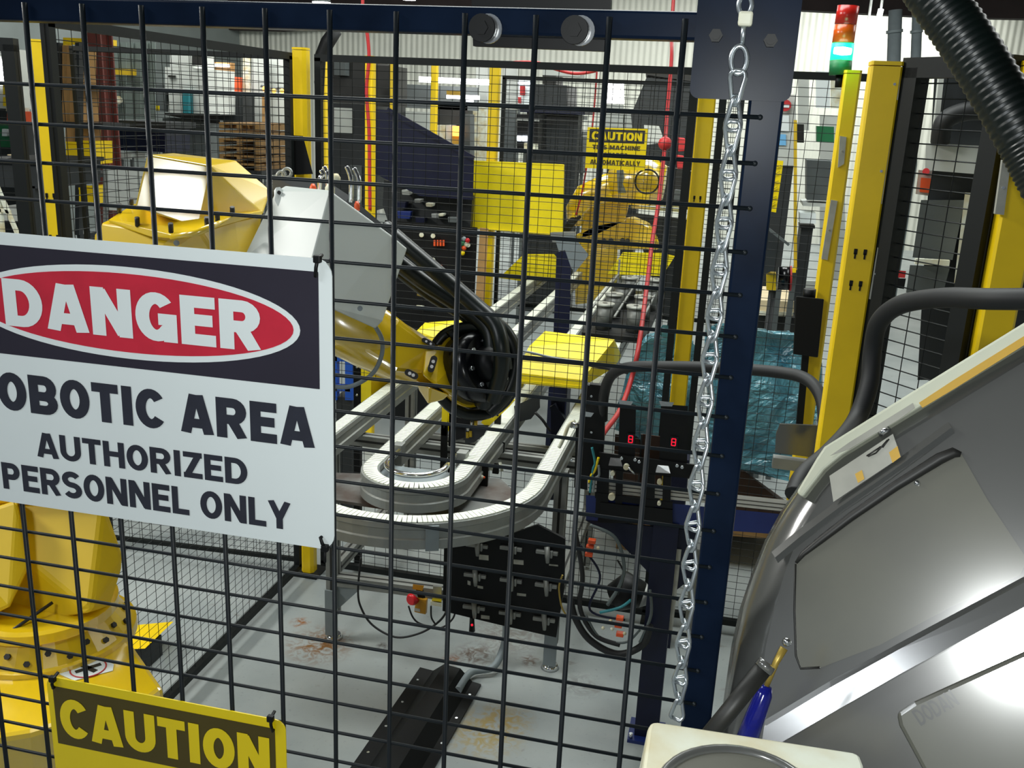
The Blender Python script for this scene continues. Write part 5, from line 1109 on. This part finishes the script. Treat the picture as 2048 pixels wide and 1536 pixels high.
names = ['nearest', 'second', 'third', 'farthest']
for ci, (cx0, cn_) in enumerate((((xl * .72 + xr * .28), 'left'), ((xl * .22 + xr * .78), 'right'))):
    for k in range(4): canister('grey flanged canister, %s in the %s row of the rack' % (names[k], cn_), cx0 + 0.01 * k, 4.36 + 0.31 * k)
rkl = MB()
# black control cabinet with relays, navy chute
cab = thing('control_cabinet', 'open black control cabinet with red relays behind the robot hoses', 'cabinet', g5(870, 640))
cz = lambda v: Vector((v.x, v.y, 0.0))
obj('carcass', MB().hull([g5(770, 440, .1), g5(955, 455, .1), g5(945, 670, .1), g5(770, 660, .1), g5(770, 440, .4), g5(955, 455, .4), g5(945, 670, .4), g5(770, 660, .4), cz(g5(945, 670, .1)), cz(g5(770, 660, .1)), cz(g5(945, 670, .4)), cz(g5(770, 660, .4))]), 'black_plastic', cab)
for (x, y) in ((843, 470), (866, 472), (866, 520), (820, 487), (936, 490)): obj('knob', MB().tube([g5(x, y, .06), g5(x, y, .12)], [0.014, 0.016], 12), 'cream', cab)
for (x, y, n) in ((869, 486, 4), (870, 536, 3)):
    for k in range(n):
        r_ = obj('relay', MB().hull([g5(x + 6 * k - 2, y - 6, .07), g5(x + 6 * k + 2, y - 6, .07), g5(x + 6 * k + 2, y + 6, .07), g5(x + 6 * k - 2, y + 6, .07), g5(x + 6 * k - 2, y - 6, .11), g5(x + 6 * k + 2, y + 6, .11), g5(x + 6 * k + 2, y - 6, .11), g5(x + 6 * k - 2, y + 6, .11)]), 'orange_plastic', cab)
for (x, y, c) in ((928, 478, 'plate_grey'), (935, 481, 'red_gloss'), (926, 487, 'green_paint'), (928, 496, 'orange_plastic'), (925, 506, 'sign_yellow'), (933, 489, 'cream')):
    obj('push_button', MB().ball(g5(x, y, .06), 0.016, 8), c, cab)
obj('handle', MB().tube([g5(835, 588, .03), g5(852, 592, .03)], 0.012, 8), 'copper', cab)
obj('cable_clip', MB().hull([g5(833, 610, .05), g5(848, 611, .05), g5(848, 616, .05), g5(833, 615, .05), g5(833, 610, .1), g5(848, 616, .1)]), 'cream', cab)
rc_ = thing('red_air_line', 'red air line clipped to the black control cabinet', 'cable', g5(900, 620))
hose([g5(852, 593, .04), g5(870, 598, .0), g5(890, 612, -.02), g5(915, 628, -.03), g5(930, 650, -.05)], 0.012, 'red_paint', rc_, 'tube', 8)
g55 = qy(5.5)
ch = thing('navy_chute', 'large navy steel chute sloping down to the right in the second cell', 'chute', g55(840, 380))
obj('sheet', MB().hull([g55(745, 218), g55(775, 220), g55(948, 318), g55(946, 400), g55(840, 392), g55(798, 350), g55(745, 345), g55(745, 218, .04), g55(948, 318, .04), g55(946, 400, .04), g55(745, 345, .04)]), 'navy_steel', ch)
obj('side_flange', MB().bar(g55(775, 219, -.01), g55(948, 317, -.01), 0.015, 0.03), 'navy_steel', ch)
H('feeder_body', [(768, 360), (945, 392), (940, 470), (780, 455), (765, 410)], 'dark_machine', ch, qy(5.7), 0, 0.4)
for (x, y, c, s_) in ((812, 385, 'light_machine', 9), (835, 402, 'aluminium', 7), (858, 410, 'cream', 7), (870, 432, 'aluminium', 8), (882, 430, 'cream', 5), (905, 440, 'mid_machine', 10), (800, 410, 'navy_steel', 12), (808, 430, 'blue_paint', 14), (840, 440, 'navy_steel', 10)):
    H('fitting', [(x - s_, y - s_ * .6), (x + s_, y - s_ * .5), (x + s_ * .8, y + s_ * .6), (x - s_ * .9, y + s_ * .5)], c, ch, qy(5.6), 0.004, 0.08)
# hanging red air hoses
rh = thing('red_air_hose', 'red air hose hanging from the ceiling down to the sensor table', 'hose', PY(1330, 285, 4.0))
hose([Vector((PY(1350, -40, 4.6).x, 4.6, ZC - .01)), PY(1350, -40, 4.6), PY(1343, 120, 4.3), PY(1335, 220, 4.1), PY(1330, 290, 4.0), PY(1318, 400, 3.7), PY(1305, 480, 3.5), PY(1294, 570, 3.3), PY(1278, 690, 2.85), PY(1262, 760, 2.8), PY(1240, 820, 2.6), PY(1210, 862, 2.35), PY(1198, 880, 2.2)], 0.0095, 'hose_red', rh, 'hose', 10)
obj('ball_coupling', MB().ball(PY(1330, 287, 3.98), 0.032, 14), 'red_paint', rh)
rh2 = thing('red_cable', 'red cable running down beside a slim yellow post', 'cable', PY(738, 150, 4.568))
hose([Vector((PY(725, -20, 4.6).x, 4.6, ZC - .01)), PY(725, -20, 4.6), PY(731, 40, 4.56), PY(738, 110, 4.568), PY(733, 180, 4.568), PY(738, 260, 4.568), PY(739, 340, 4.568), PY(740, 420, 4.568)], 0.010, 'red_paint', rh2, 'cable', 8)
rh3 = thing('red_cable', 'red cable sagging in two loops under the white back wall', 'cable', PY(1000, 130, 7.0))
hose([PY(838, 119, 7), PY(900, 129, 7), PY(960, 129, 7), PY(1010, 126, 7), PY(1070, 125, 7), PY(1110, 138, 7), PY(1150, 147, 7), PY(1190, 142, 7), PY(1220, 130, 7)], 0.012, 'red_paint', rh3, 'cable', 8)
rh4 = thing('red_cable', 'thin red cable hanging left of the caution sign', 'cable', PY(1180, 300, 6.0))
hose([PY(1194, 140, 6), PY(1188, 220, 6), PY(1180, 290, 6), PY(1165, 380, 6), PY(1152, 430, 6)], 0.006, 'red_paint', rh4, 'cable', 8)
obj('lock_box', MB().hull([PY(578, 270, 2.86), PY(606, 272, 2.86), PY(626, 348, 2.86), PY(580, 350, 2.86), PY(578, 270, 2.88), PY(606, 272, 2.88), PY(626, 348, 2.88), PY(580, 350, 2.88)]), 'black_plastic', p600)
# ================================================================== factory hall behind
def R4(f, x0, y0, x1, y1, dy=0.0):
    sk = 0.045 * (x1 - x0)
    return [f(x0, y0, dy), f(x1, y0 + sk, dy), f(x1, y1 + sk, dy), f(x0, y1, dy)]
def slab(name, f, rect, m, parent, th=0.1, dy=0.0, bevel=0.0):
    a = R4(f, *rect, dy=dy)
    return obj(name, MB().prism(a, (0, th, 0)), m, parent, bevel=bevel)
def bgt(name, label, cat, Y, parts, group=None, stand='base'):
    f = qy(Y); r = parts[0][1]; t = thing(name, label, cat, f((r[0] + r[2]) / 2, r[3]), group)
    for p in parts:
        nm, rect, m = p[:3]; th = p[3] if len(p) > 3 else 0.15; dy = p[4] if len(p) > 4 else 0.0
        slab(nm, f, rect, m, t, th, dy)
    lo = max(parts, key=lambda p: p[1][3])[1]; a, b = f(lo[0], lo[3]), f(lo[2], lo[3])
    if stand and min(a.z, b.z) > 0.05:
        w = b.x - a.x
        if stand == 'base': obj('base', MB().box((a.x + w * .1, Y + .02, 0), (b.x - w * .1, Y + .3, min(a.z, b.z))), 'dark_machine', t)
        else:
            for k in (.08, .92): obj('leg', MB().box((a.x + w * k - .015, Y + .02, 0), (a.x + w * k + .015, Y + .05, min(a.z, b.z) + .02)), 'mid_machine', t)
    return t
# red steel column and other building steel
f8 = qy(8.0)
col_ = thing('steel_column', 'dusty red steel column left of the robot motor hood', 'column', (f8(205, 470).x, 8, 0))
for nm, dx, w, d in (('web', 0, 0.02, 0.14), ('flange', -0.0, 0.15, 0.02)):
    pass
xc = f8(206, 300).x
obj('web', MB().box((xc - 0.01, 8.0, 0), (xc + 0.01, 8.16, ZC - 0.3)), 'rust_red', col_)
for yy in (7.98, 8.16): obj('flange', MB().box((xc - 0.075, yy, 0), (xc + 0.075, yy + 0.02, ZC - 0.3)), 'rust_red', col_)
obj('base_plate', MB().box((xc - 0.12, 7.94, 0), (xc + 0.12, 8.22, 0.02)), 'rust_red', col_)
# shelf with boxes and yellow bins at left
bgt('shelf_rack', 'dark steel rack holding cardboard boxes and yellow bins at left', 'rack', 7.0, [('upright', (150, 85, 158, 470), 'dark_machine', .06), ('upright', (112, 85, 117, 470), 'dark_machine', .06), ('shelf_board', (112, 166, 200, 172), 'dark_machine', .4), ('shelf_board', (118, 243, 205, 250), 'dark_machine', .4), ('shelf_board', (122, 345, 195, 352), 'dark_machine', .4)])
for i, (r, lab) in enumerate((((116, 90, 149, 166), 'tall cardboard box on the top shelf of the left rack'), ((122, 174, 155, 243), 'cardboard box on the middle shelf of the left rack'), ((131, 255, 160, 284), 'small brown box standing on a yellow bin'))):
    bgt('cardboard_box', lab, 'box', 7.05, [('carton', r, 'cardboard', .3), ('tape', (r[0] + 12, r[1] + 1, r[0] + 17, r[3] - 1), 'wood', .002, -.003)], stand=None)
for r, lab in (((132, 284, 162, 330), 'yellow bin under the small brown box'), ((164, 282, 183, 328), 'yellow bin right of the small brown box'), ((158, 376, 170, 406), 'lower yellow bin beside the left yellow post'), ((172, 372, 188, 407), 'lower yellow bin nearest the red column')):
    bgt('storage_bin', lab, 'bin', 6.9, [('tub', r, 'yellow_paint', .3), ('rim', (r[0] - 1, r[1] - 1, r[2] + 1, r[1] + 3), 'yellow_paint', .02, -.02)], 'yellow bins of the left rack', stand=None)
bgt('gantry_frame', 'yellow gantry frame beside the red column', 'frame', 8.6, [('beam', (128, 75, 222, 88), 'yellow_paint', .1), ('upright', (206, 78, 214, 245), 'yellow_paint', .1), ('upright', (126, 75, 131, 245), 'yellow_paint', .1)], stand='legs')
t = thing('strip_curtain', 'grey plastic strip curtain with a round window behind the red column', 'curtain', qy(9.5)(265, 290))
for k in range(6): slab('strip', qy(9.5), (224 + 14.5 * k, 84, 224 + 14.5 * k + 13.5, 238), 'grey_curtain', t, 0.015, 0.02 * (k % 2))
slab('yellow_bar', qy(9.5), (228, 137, 270, 149), 'dull_yellow', t, .03, -.05)
obj('round_window', MB().cyl(qy(9.45)(237, 200), qy(9.48)(237, 200), .045, 16), 'cream', t)
bgt('work_table', 'dark work table in front of the grey strip curtain', 'table', 8.85, [('top', (222, 240, 332, 252), 'dark_machine', .6), ('skirt', (226, 254, 330, 300), 'navy_steel', .5, .05), ('white_tray', (238, 305, 262, 318), 'light_machine', .3), ('white_tray', (272, 306, 290, 316), 'light_machine', .3)], stand='legs')
bgt('partition', 'white mesh partition behind the robot motor hood', 'partition', 6.0, [('panel', (212, 338, 300, 420), 'light_machine', .02), ('frame_post', (206, 330, 212, 470), 'aluminium', .03, -.02)], stand='legs')
w_ = bgt('packing_machine', 'pale machine with teal arm beyond the strip curtain', 'machine', 10.0, [('upper_block', (340, 100, 385, 134), 'light_machine', .5), ('main_block', (330, 134, 410, 180), 'light_machine', .7), ('lower_block', (337, 186, 412, 225), 'light_machine', .7), ('side_block', (300, 168, 330, 222), 'mid_machine', .5), ('dark_vent', (336, 150, 350, 155), 'machine_dark', .02, -.03), ('dark_vent', (384, 110, 402, 130), 'machine_dark', .05, -.03), ('teal_arm', (365, 184, 377, 226), 'teal_cable', .1, -.1)])
obj('sloped_table', MB().hull([qy(9.6)(330, 226), qy(9.6)(440, 228), qy(9.6)(440, 248), qy(9.6)(420, 246), qy(9.6)(330, 230), qy(10)(330, 226), qy(10)(440, 232)]), 'black_plastic', w_)
slab('skirt', qy(9.7), (325, 236, 420, 318), 'mid_machine', w_, .3); slab('yellow_tag', qy(9.7), (308, 211, 318, 220), 'sign_yellow', w_, .01, -.02)
bgt('assembly_booth', 'tan lit booth with an orange case and pale side panels', 'booth', 11.0, [('back_panel', (428, 124, 462, 185), 'cardboard', .1), ('lamp_tube', (426, 127, 456, 133), 'lamp_soft', .05, -.05), ('orange_case', (456, 153, 469, 184), 'orange_plastic', .2, -.2), ('dark_bench', (440, 186, 486, 250), 'dark_machine', .4, -.3), ('pale_panel', (486, 112, 500, 330), 'cream', .1), ('pale_panel', (502, 112, 530, 345), 'light_machine', .1), ('pale_panel', (536, 110, 575, 345), 'light_machine', .1, .2), ('copper_strip', (524, 190, 534, 250), 'cardboard', .05, -.1)], stand='legs')
for x, y in ((530, 178), (548, 182), (564, 182)):
    t = thing('warm_lamp', 'small warm orange lamp, %s of the row above the pallets' % {530: 'left', 548: 'middle', 564: 'right'}[x], 'lamp', qy(10.8)(x, y), 'warm lamps above the pallets')
    obj('bulb', MB().ball(qy(10.8)(x, y), 0.035 if x == 530 else .028, 10), 'lamp_warm', t); obj('shade', MB().cyl(qy(10.85)(x, y - 8), qy(10.85)(x, y - 3), 0.05, 12, .06), 'mid_machine', t)
for k in range(6):
    y0 = 250 + 16 * k; f = qy(8.4); t = thing('wooden_pallet', ['top', 'second', 'third', 'fourth', 'fifth', 'lowest'][k] + ' wooden pallet in the stack behind the robot', 'pallet', f(478, y0 + 14), 'stack of wooden pallets')
    z = f(478, y0).z; x0_, x1_ = f(438, y0).x, f(518, y0).x
    for j in range(5): obj('deck_board', MB().box((x0_, 8.4 + 0.16 * j, z), (x1_, 8.52 + 0.16 * j, z + 0.018)), 'wood', t)
    for j in range(3): obj('stringer', MB().box((x0_ + (x1_ - x0_ - .05) * j / 2, 8.4, z - 0.045), (x0_ + (x1_ - x0_ - .05) * j / 2 + .05, 9.16, z)), 'wood', t)
bgt('pale_pipe', 'pale vertical pipe rising behind the chamfered yellow post', 'pipe', 6.1, [('pipe', (628, 162, 638, 350), 'light_machine', .06), ('elbow', (627, 156, 637, 166), 'light_machine', .06)])
dk = bgt('dark_press', 'large dark press with a pale screen panel left of the navy chute', 'machine', 8.0, [('body', (655, 205, 740, 420), 'dark_machine', 1.0), ('head', (662, 118, 732, 205), 'machine_dark', .8), ('screen_panel', (668, 215, 704, 265), 'light_machine', .02, -.03), ('lower_panel', (700, 330, 722, 420), 'mid_machine', .02, -.03), ('pale_drum', (668, 115, 690, 150), 'mid_machine', .3, -.1)])
obj('dark_arm', MB().tube([qy(6.5)(672, 60), qy(6.5)(655, 85), qy(6.5)(640, 115), qy(6.5)(638, 200)], [.05, .055, .045, .035], 12), 'black_rubber', dk)
obj('light_spot', MB().ball(qy(7.9)(752, 146), .03, 8), 'lamp_soft', dk); slab('upper_arm', qy(7.8), (742, 130, 785, 212), 'machine_dark', dk, .4)
bgt('pale_rack', 'pale mesh rack seen above the navy chute', 'rack', 9.0, [('panel', (806, 222, 858, 300), 'light_machine', .05), ('side_panel', (762, 228, 805, 260), 'mid_machine', .05)], stand='legs')
tb_ = bgt('inspection_bench', 'dark inspection bench with long tube lamp and warm light', 'bench', 11.0, [('back_panel', (800, 168, 955, 215), 'mid_machine', .05), ('tube_lamp', (838, 153, 986, 164), 'lamp_white', .05, -.3), ('task_lamp', (893, 190, 918, 198), 'lamp_white', .05, -.3), ('task_lamp', (930, 190, 957, 199), 'lamp_white', .05, -.3), ('task_lamp', (932, 200, 945, 206), 'lamp_soft', .05, -.3), ('lamp_shade', (893, 181, 920, 190), 'orange_label', .05, -.3), ('dark_body', (868, 208, 935, 250), 'machine_dark', .25), ('beige_box', (872, 250, 890, 300), 'cream', .3, -.2), ('beige_box', (892, 250, 904, 300), 'light_machine', .3, -.2), ('warm_lamp', (905, 252, 918, 272), 'lamp_warm', .1, -.3), ('amber_panel', (904, 272, 922, 288), 'orange_label', .1, -.25), ('grey_column', (926, 228, 940, 320), 'mid_machine', .2, -.2)], stand='legs')
bgt('pale_partition', 'pale partition panels beside the yellow board post', 'partition', 11.5, [('panel', (952, 128, 974, 205), 'light_machine', .05), ('panel', (942, 215, 972, 330), 'cream', .05), ('panel', (1008, 125, 1034, 215), 'light_machine', .05), ('panel', (1006, 218, 1032, 330), 'mid_machine', .05)], stand='legs')
bgt('notice_board', 'pale green notice board with red marks above the dark machine', 'notice board', 12.0, [('board', (1035, 160, 1064, 208), 'sign_white', .03), ('red_mark', (1040, 172, 1050, 190), 'red_paint', .01, -.02), ('red_mark', (1036, 194, 1042, 206), 'red_paint', .01, -.02), ('lamp_strip', (1035, 164, 1062, 168), 'lamp_soft', .02, -.05)], stand='legs')
bgt('milling_machine', 'dark milling machine under the sagging red cable', 'machine', 9.0, [('head', (1070, 168, 1134, 212), 'dark_machine', .6), ('neck', (1085, 150, 1112, 168), 'machine_dark', .4), ('pale_top', (1085, 135, 1160, 150), 'light_machine', .3, .5), ('table', (1040, 212, 1170, 224), 'navy_steel', .6, -.1)])
bgt('computer_desk', 'dark computer desk with a small bright screen', 'desk', 8.3, [('tower', (1034, 228, 1076, 300), 'black_plastic', .4), ('screen', (1034, 270, 1055, 282), 'lamp_soft', .02, -.03), ('chrome_bar', (1034, 236, 1078, 241), 'aluminium', .03, -.05), ('white_box', (1048, 286, 1058, 305), 'cream', .1, -.1), ('white_box', (1062, 288, 1072, 305), 'cream', .1, -.1)], stand='legs')
for k in range(4):
    bgt('wooden_crate', ['top', 'second', 'third', 'bottom'][k] + ' slatted wooden crate stacked right of the computer desk', 'crate', 9.9, [('slat', (1077, 252 + 15 * k, 1126 - 4 * (k % 2), 258 + 15 * k), 'wood', .4), ('slat', (1077, 260 + 15 * k, 1124, 264 + 15 * k), 'cardboard', .4), ('corner_post', (1076, 252 + 15 * k, 1080, 265 + 15 * k), 'wood', .06, -.02)], 'stack of wooden crates', stand='base' if k == 3 else None)
cl2 = bgt('parts_trolley', 'grey trolley of small parts behind the wooden crates', 'trolley', 10.6, [('tray', (1078, 228, 1165, 236), 'mid_machine', .4), ('lower_tray', (1126, 262, 1165, 270), 'mid_machine', .4), ('side_panel', (1126, 272, 1166, 345), 'mid_machine', .3)], stand='legs')
for x, y in ((1090, 224), (1104, 225), (1128, 230), (1140, 258), (1148, 226), (1118, 248)): obj('part_can', MB().cyl(qy(10.5)(x, y + 6), qy(10.5)(x, y - 6), .03, 10), 'light_machine', cl2)
bgt('bright_panel', 'glaring bright lamp panel left of the black hopper machine', 'lamp', 11.0, [('panel', (1208, 166, 1247, 206), 'lamp_white', .05), ('skirt', (1208, 208, 1246, 220), 'light_machine', .05)], stand='legs')
bgt('storage_cabinet', 'row of grey cabinets behind the small caution sign', 'cabinet', 10.5, [('door', (1208, 226, 1246, 262), 'light_machine', .4), ('door', (1249, 228, 1290, 262), 'light_machine', .4), ('plinth', (1208, 264, 1290, 300), 'mid_machine', .4)])
# right of the gate post
bgt('safety_notices', 'board of safety notices with a round red sign right of the gate post', 'notice board', 5.6, [('board', (1550, 188, 1592, 330), 'light_machine', .03), ('blue_tag', (1552, 268, 1572, 290), 'light_blue_tag', .01, -.015), ('white_sheet', (1556, 230, 1578, 262), 'sign_white', .01, -.015)])
rs = thing('round_sign', 'round red sign on the board beside the gate post', 'sign', qy(5.55)(1573, 212)); obj('disc', MB().cyl(qy(5.59)(1571, 211), qy(5.56)(1571, 211), .034, 22), 'red_paint', rs); obj('bar', MB().obox(qy(5.555)(1571, 212), (1, 0, 0), (0, 1, 0), (0, 0, 1), .045, .004, .018), 'sign_white', rs)
ys = thing('vertical_label', 'yellow vertical label with black marks right of the gate post', 'label', qy(4.6)(1545, 380))
obj('strip', MB().prism([qy(4.6)(x, y) for x, y in ((1547, 320), (1567, 322), (1552, 425), (1534, 422))], (0, .006, 0)), 'sign_yellow', ys)
for k in range(6):
    y = 330 + 15.5 * k; x = 1557 - 2.3 * k; obj('black_mark', MB().bar(qy(4.59)(x - 6, y + 4), qy(4.59)(x + 5, y - 3 if k % 2 else y + 1), .006, .002), 'machine_dark', ys)
bgt('yellow_rail', 'thin yellow upright rail behind the right mesh panel', 'rail', 4.8, [('upright', (1588, 240, 1594, 540), 'dull_yellow', .04), ('foot', (1560, 536, 1592, 544), 'yellow_paint', .04, -.05)], stand='legs')
hs_ = thing('cable_reel', 'black cable reel with a red rim on a yellow bracket', 'reel', qy(4.5)(1565, 560))
obj('drum', MB().cyl(qy(4.5)(1556, 556), qy(4.5)(1580, 557), .062, 24), 'black_gloss', hs_); obj('rim', MB().cyl(qy(4.5)(1579, 557), qy(4.5)(1583, 557), .066, 24), 'red_paint', hs_); slab('bracket', qy(4.5), (1533, 546, 1552, 580), 'yellow_paint', hs_, .06); e_ = qy(4.53)(1545, 580); obj('stand_tube', MB().tube([e_, Vector((e_.x, e_.y, 0))], .02, 10), 'dark_machine', hs_)
dn = thing('dark_funnel', 'dark angular hood leaning beside the gate post', 'hood', qy(4.2)(1540, 520))
obj('hood', MB().hull([qy(4.2)(x, y) for x, y in ((1500, 440), (1530, 452), (1558, 478), (1560, 500), (1548, 540), (1505, 560))] + [qy(4.6)(x, y) for x, y in ((1505, 450), (1550, 490), (1540, 540))]), 'dark_machine', dn); obj('stay', MB().bar(qy(4.15)(1530, 452), qy(4.15)(1578, 490), .012, .012), 'mid_machine', dn)
bgt('beige_bench', 'beige padded bench top behind the right mesh panel', 'bench', 4.9, [('pad', (1512, 600, 1588, 622), 'beige_cover', .5), ('edge', (1510, 622, 1586, 630), 'cream', .5, -.02), ('dark_base', (1512, 632, 1590, 700), 'machine_dark', .4, .05)], stand='legs')
bgt('white_panelling', 'white panelling behind the stack light', 'partition', 6.5, [('panel', (1632, 142, 1660, 215), 'sign_white', .03), ('panel', (1662, 143, 1694, 216), 'cream', .03), ('panel', (1640, 230, 1690, 560), 'light_machine', .03, .1), ('panel', (1596, 145, 1618, 260), 'light_machine', .03, .1), ('panel', (1580, 560, 1650, 600), 'light_machine', .03, .1)], stand='legs')
bgt('workstation', 'grey workstation with a green bracket behind the narrow yellow post', 'machine', 5.8, [('screen', (1614, 320, 1662, 400), 'mid_machine', .2), ('shelf', (1606, 405, 1664, 412), 'light_machine', .3), ('white_box', (1600, 426, 1632, 446), 'sign_white', .2, -.05), ('dark_slot', (1600, 450, 1630, 456), 'machine_dark', .2), ('green_bracket', (1634, 252, 1668, 284), 'green_paint', .1, -.05), ('dark_case', (1594, 248, 1608, 285), 'machine_dark', .1, -.05)])
# left edge
bgt('conveyor_cart', 'dark cart with a ladder-like stand at the far left edge', 'cart', 4.5, [('dark_body', (-40, 322, 78, 372), 'dark_machine', .6), ('dark_top', (-40, 315, 85, 324), 'machine_dark', .6, -.02), ('leg', (60, 372, 70, 470), 'dark_machine', .1), ('pale_floor_tray', (-20, 415, 60, 440), 'light_machine', .3, .3)])
ht = thing('cone_part', 'small beige cone part lying on the dark cart', 'part', qy(4.62)(36, 310)); e_ = qy(4.48)(40, 315); e_ = Vector((qy(4.62)(36, 310).x, 4.62, e_.z)); obj('cone', MB().tube([e_ + Vector((0, 0, .004)), e_ + Vector((0, 0, .05))], [.042, .006], 14), 'beige_cover', ht); obj('brim', MB().cyl(e_ + Vector((0, 0, .0)), e_ + Vector((0, 0, .005)), .06, 14), 'beige_cover', ht)
sl = thing('step_ladder', 'pale folding ladder at the far left edge', 'ladder', qy(4.2)(15, 470))
for a, b in (((-6, 372), (36, 470)), ((-2, 385), (6, 470)), ((2, 420), (20, 424))): obj('rail', MB().bar(qy(4.2)(*a), qy(4.2)(*b), .02, .02), 'cream', sl)
bgt('orange_case', 'orange case beside green parts at the far left edge', 'case', 7.5, [('case', (14, 222, 34, 246), 'orange_plastic', .2), ('lid', (12, 214, 30, 222), 'cream', .2)])
bgt('green_machine', 'green machine under the orange case at the far left edge', 'machine', 7.8, [('body', (-40, 246, 50, 292), 'green_paint', .5), ('white_cap', (4, 258, 14, 272), 'sign_white', .1, -.05)])
bgt('yellow_cabinet', 'yellow and white cabinet at the far left edge', 'cabinet', 8.5, [('white_body', (-40, 95, 26, 215), 'light_machine', .5), ('yellow_door', (6, 170, 24, 190), 'yellow_paint', .02, -.03), ('yellow_door', (6, 194, 26, 212), 'yellow_paint', .02, -.03), ('lit_window', (-30, 118, 6, 165), 'lamp_white', .02, -.03)])
# ceiling lamps
for x, y, Y, r, lab in ((165, -2, 12, .11, 'leftmost round ceiling lamp above the gate rail'), (208, 2, 12, .12, 'second round ceiling lamp above the gate rail'), (643, 9, 13, .12, 'round ceiling lamp above the chamfered yellow post'), (818, 0, 14, .10, 'small ceiling lamp beside the hanger plate')):
    t = thing('ceiling_lamp', lab, 'lamp', qy(Y)(x, y), 'round high-bay ceiling lamps'); p = qy(Y)(x, y)
    obj('lens', MB().tube([p, p + Vector((0, 0, .03))], [r, r * 1.1], 20), 'lamp_white', t); obj('reflector', MB().tube([p + Vector((0, 0, .03)), p + Vector((0, 0, .25))], [r * 1.15, r * .5], 20), 'mid_machine', t); obj('hanger', MB().tube([p + Vector((0, 0, .25)), Vector((p.x, p.y, ZC))], .01, 8), 'dark_machine', t)
for (x0, y0, x1, y1, lab) in ((1737, 42, 1726, 118, 'left upright tube lamp beside the stack light'), (1762, 18, 1754, 52, 'right upright tube lamp beside the stack light')):
    t = thing('tube_lamp', lab, 'lamp', qy(9)(x0, y0)); obj('tube', MB().tube([qy(9)(x0, y0), qy(9)(x1, y1)], .022, 12), 'lamp_white', t); obj('holder', MB().bar(qy(9.05)(x0, y0), qy(9.05)(x1, y1), .05, .02), 'light_machine', t); e_ = qy(9.05)(x0, y0); obj('hanger', MB().tube([e_, Vector((e_.x, e_.y, ZC - .01))], .012, 8), 'light_machine', t)
# dark roof beams seen above the rails, grey duct columns at right
f = qy(16.6)
struct('trim_5', MB().prism([f(-400, -80), f(945, -60), f(945, 36), f(560, 62), f(-400, 40)], (0, .2, 0)), 'dark_ceiling')
f = qy(12.0)
struct('trim_6', MB().prism([f(1560, -120), f(2200, -120), f(2200, 40), f(1870, 34), f(1560, 18)], (0, .2, 0)), 'dark_ceiling')
for x, w in ((1788, 16), (1832, 12)):
    t = thing('duct_pipe', 'grey upright duct on the white wall, %s of the two' % ('left' if x == 1788 else 'right'), 'pipe', qy(11)(x, 100)); e_ = qy(11)(x - 8, 330); obj('pipe', MB().tube([qy(11)(x + 3, 20), e_, Vector((e_.x, e_.y, 0))], w * .0045, 12), 'plate_grey', t); obj('collar', MB().tube([qy(11)(x + 1, 60), qy(11)(x + 1, 66)], w * .0055, 12), 'plate_grey', t)

yp = thing('yellow_foot_plate', 'yellow steel foot plate on the floor just outside the left mesh panel', 'plate', PZ(300, 1270))
obj('plate', MB().hull([PZ(347, 1243, .10), PZ(262, 1251, .10), PZ(230, 1300, .10), PZ(290, 1297, .10), PZ(347, 1243, .085), PZ(262, 1251, .085), PZ(230, 1300, .085), PZ(290, 1297, .085)]), 'yellow_paint', yp)
c_ = (PZ(347, 1243, .1) + PZ(262, 1251, .1) + PZ(230, 1300, .1) + PZ(290, 1297, .1)) / 4
obj('foot', MB().box((c_.x - .05, c_.y - .05, 0), (c_.x + .05, c_.y + .05, .086)), 'dark_machine', yp)

f = qy(8.4); e0, e1 = f(436, 345), f(520, 345)
pt_ = thing('pallet_table', 'low dark lift table under the stack of wooden pallets', 'table', (e0.x, 8.4, 0)); zt2 = f(478, 330).z - 0.046
obj('deck', MB().box((e0.x - .03, 8.36, zt2 - .05), (e1.x + .03, 9.22, zt2)), 'dark_machine', pt_)
for sx in (e0.x, e1.x - .05):
    for sy in (8.4, 9.1): obj('leg', MB().box((sx, sy, 0), (sx + .05, sy + .05, zt2 - .05)), 'dark_machine', pt_)
bs_ = thing('bolted_strip', 'black bolted upright strip left of the yellow folded guard', 'strip', PY(712, 830, 2.99))
obj('strip', MB().prism([PY(706, 690, 2.99), PY(722, 692, 2.99), PY(722, 850, 2.99), PY(708, 852, 2.99)], (0, .03, 0)), 'black_plastic', bs_)
e_ = PY(715, 850, 3.0); obj('foot_post', MB().box((e_.x - .014, 2.992, 0), (e_.x + .014, 3.02, e_.z + .01)), 'black_plastic', bs_)
for y in (734, 790): obj('bolt', MB().ball(PY(714, y, 2.985), .006, 8), 'chrome', bs_)
bl_ = thing('blue_crate', 'bright blue plastic crate seen between the danger sign and the forearm', 'crate', PY(690, 800, 3.35))
f = qy(3.35)
for r in ((668, 676, 706, 690), (664, 706, 704, 722), (690, 690, 706, 800), (664, 770, 700, 782), (666, 690, 674, 800)): slab('slat', f, r, 'blue_plastic', bl_, .03)
e_ = f(690, 800); obj('stand', MB().box((e_.x - .05, 3.36, 0), (e_.x + .03, 3.45, e_.z + .01)), 'dark_machine', bl_)
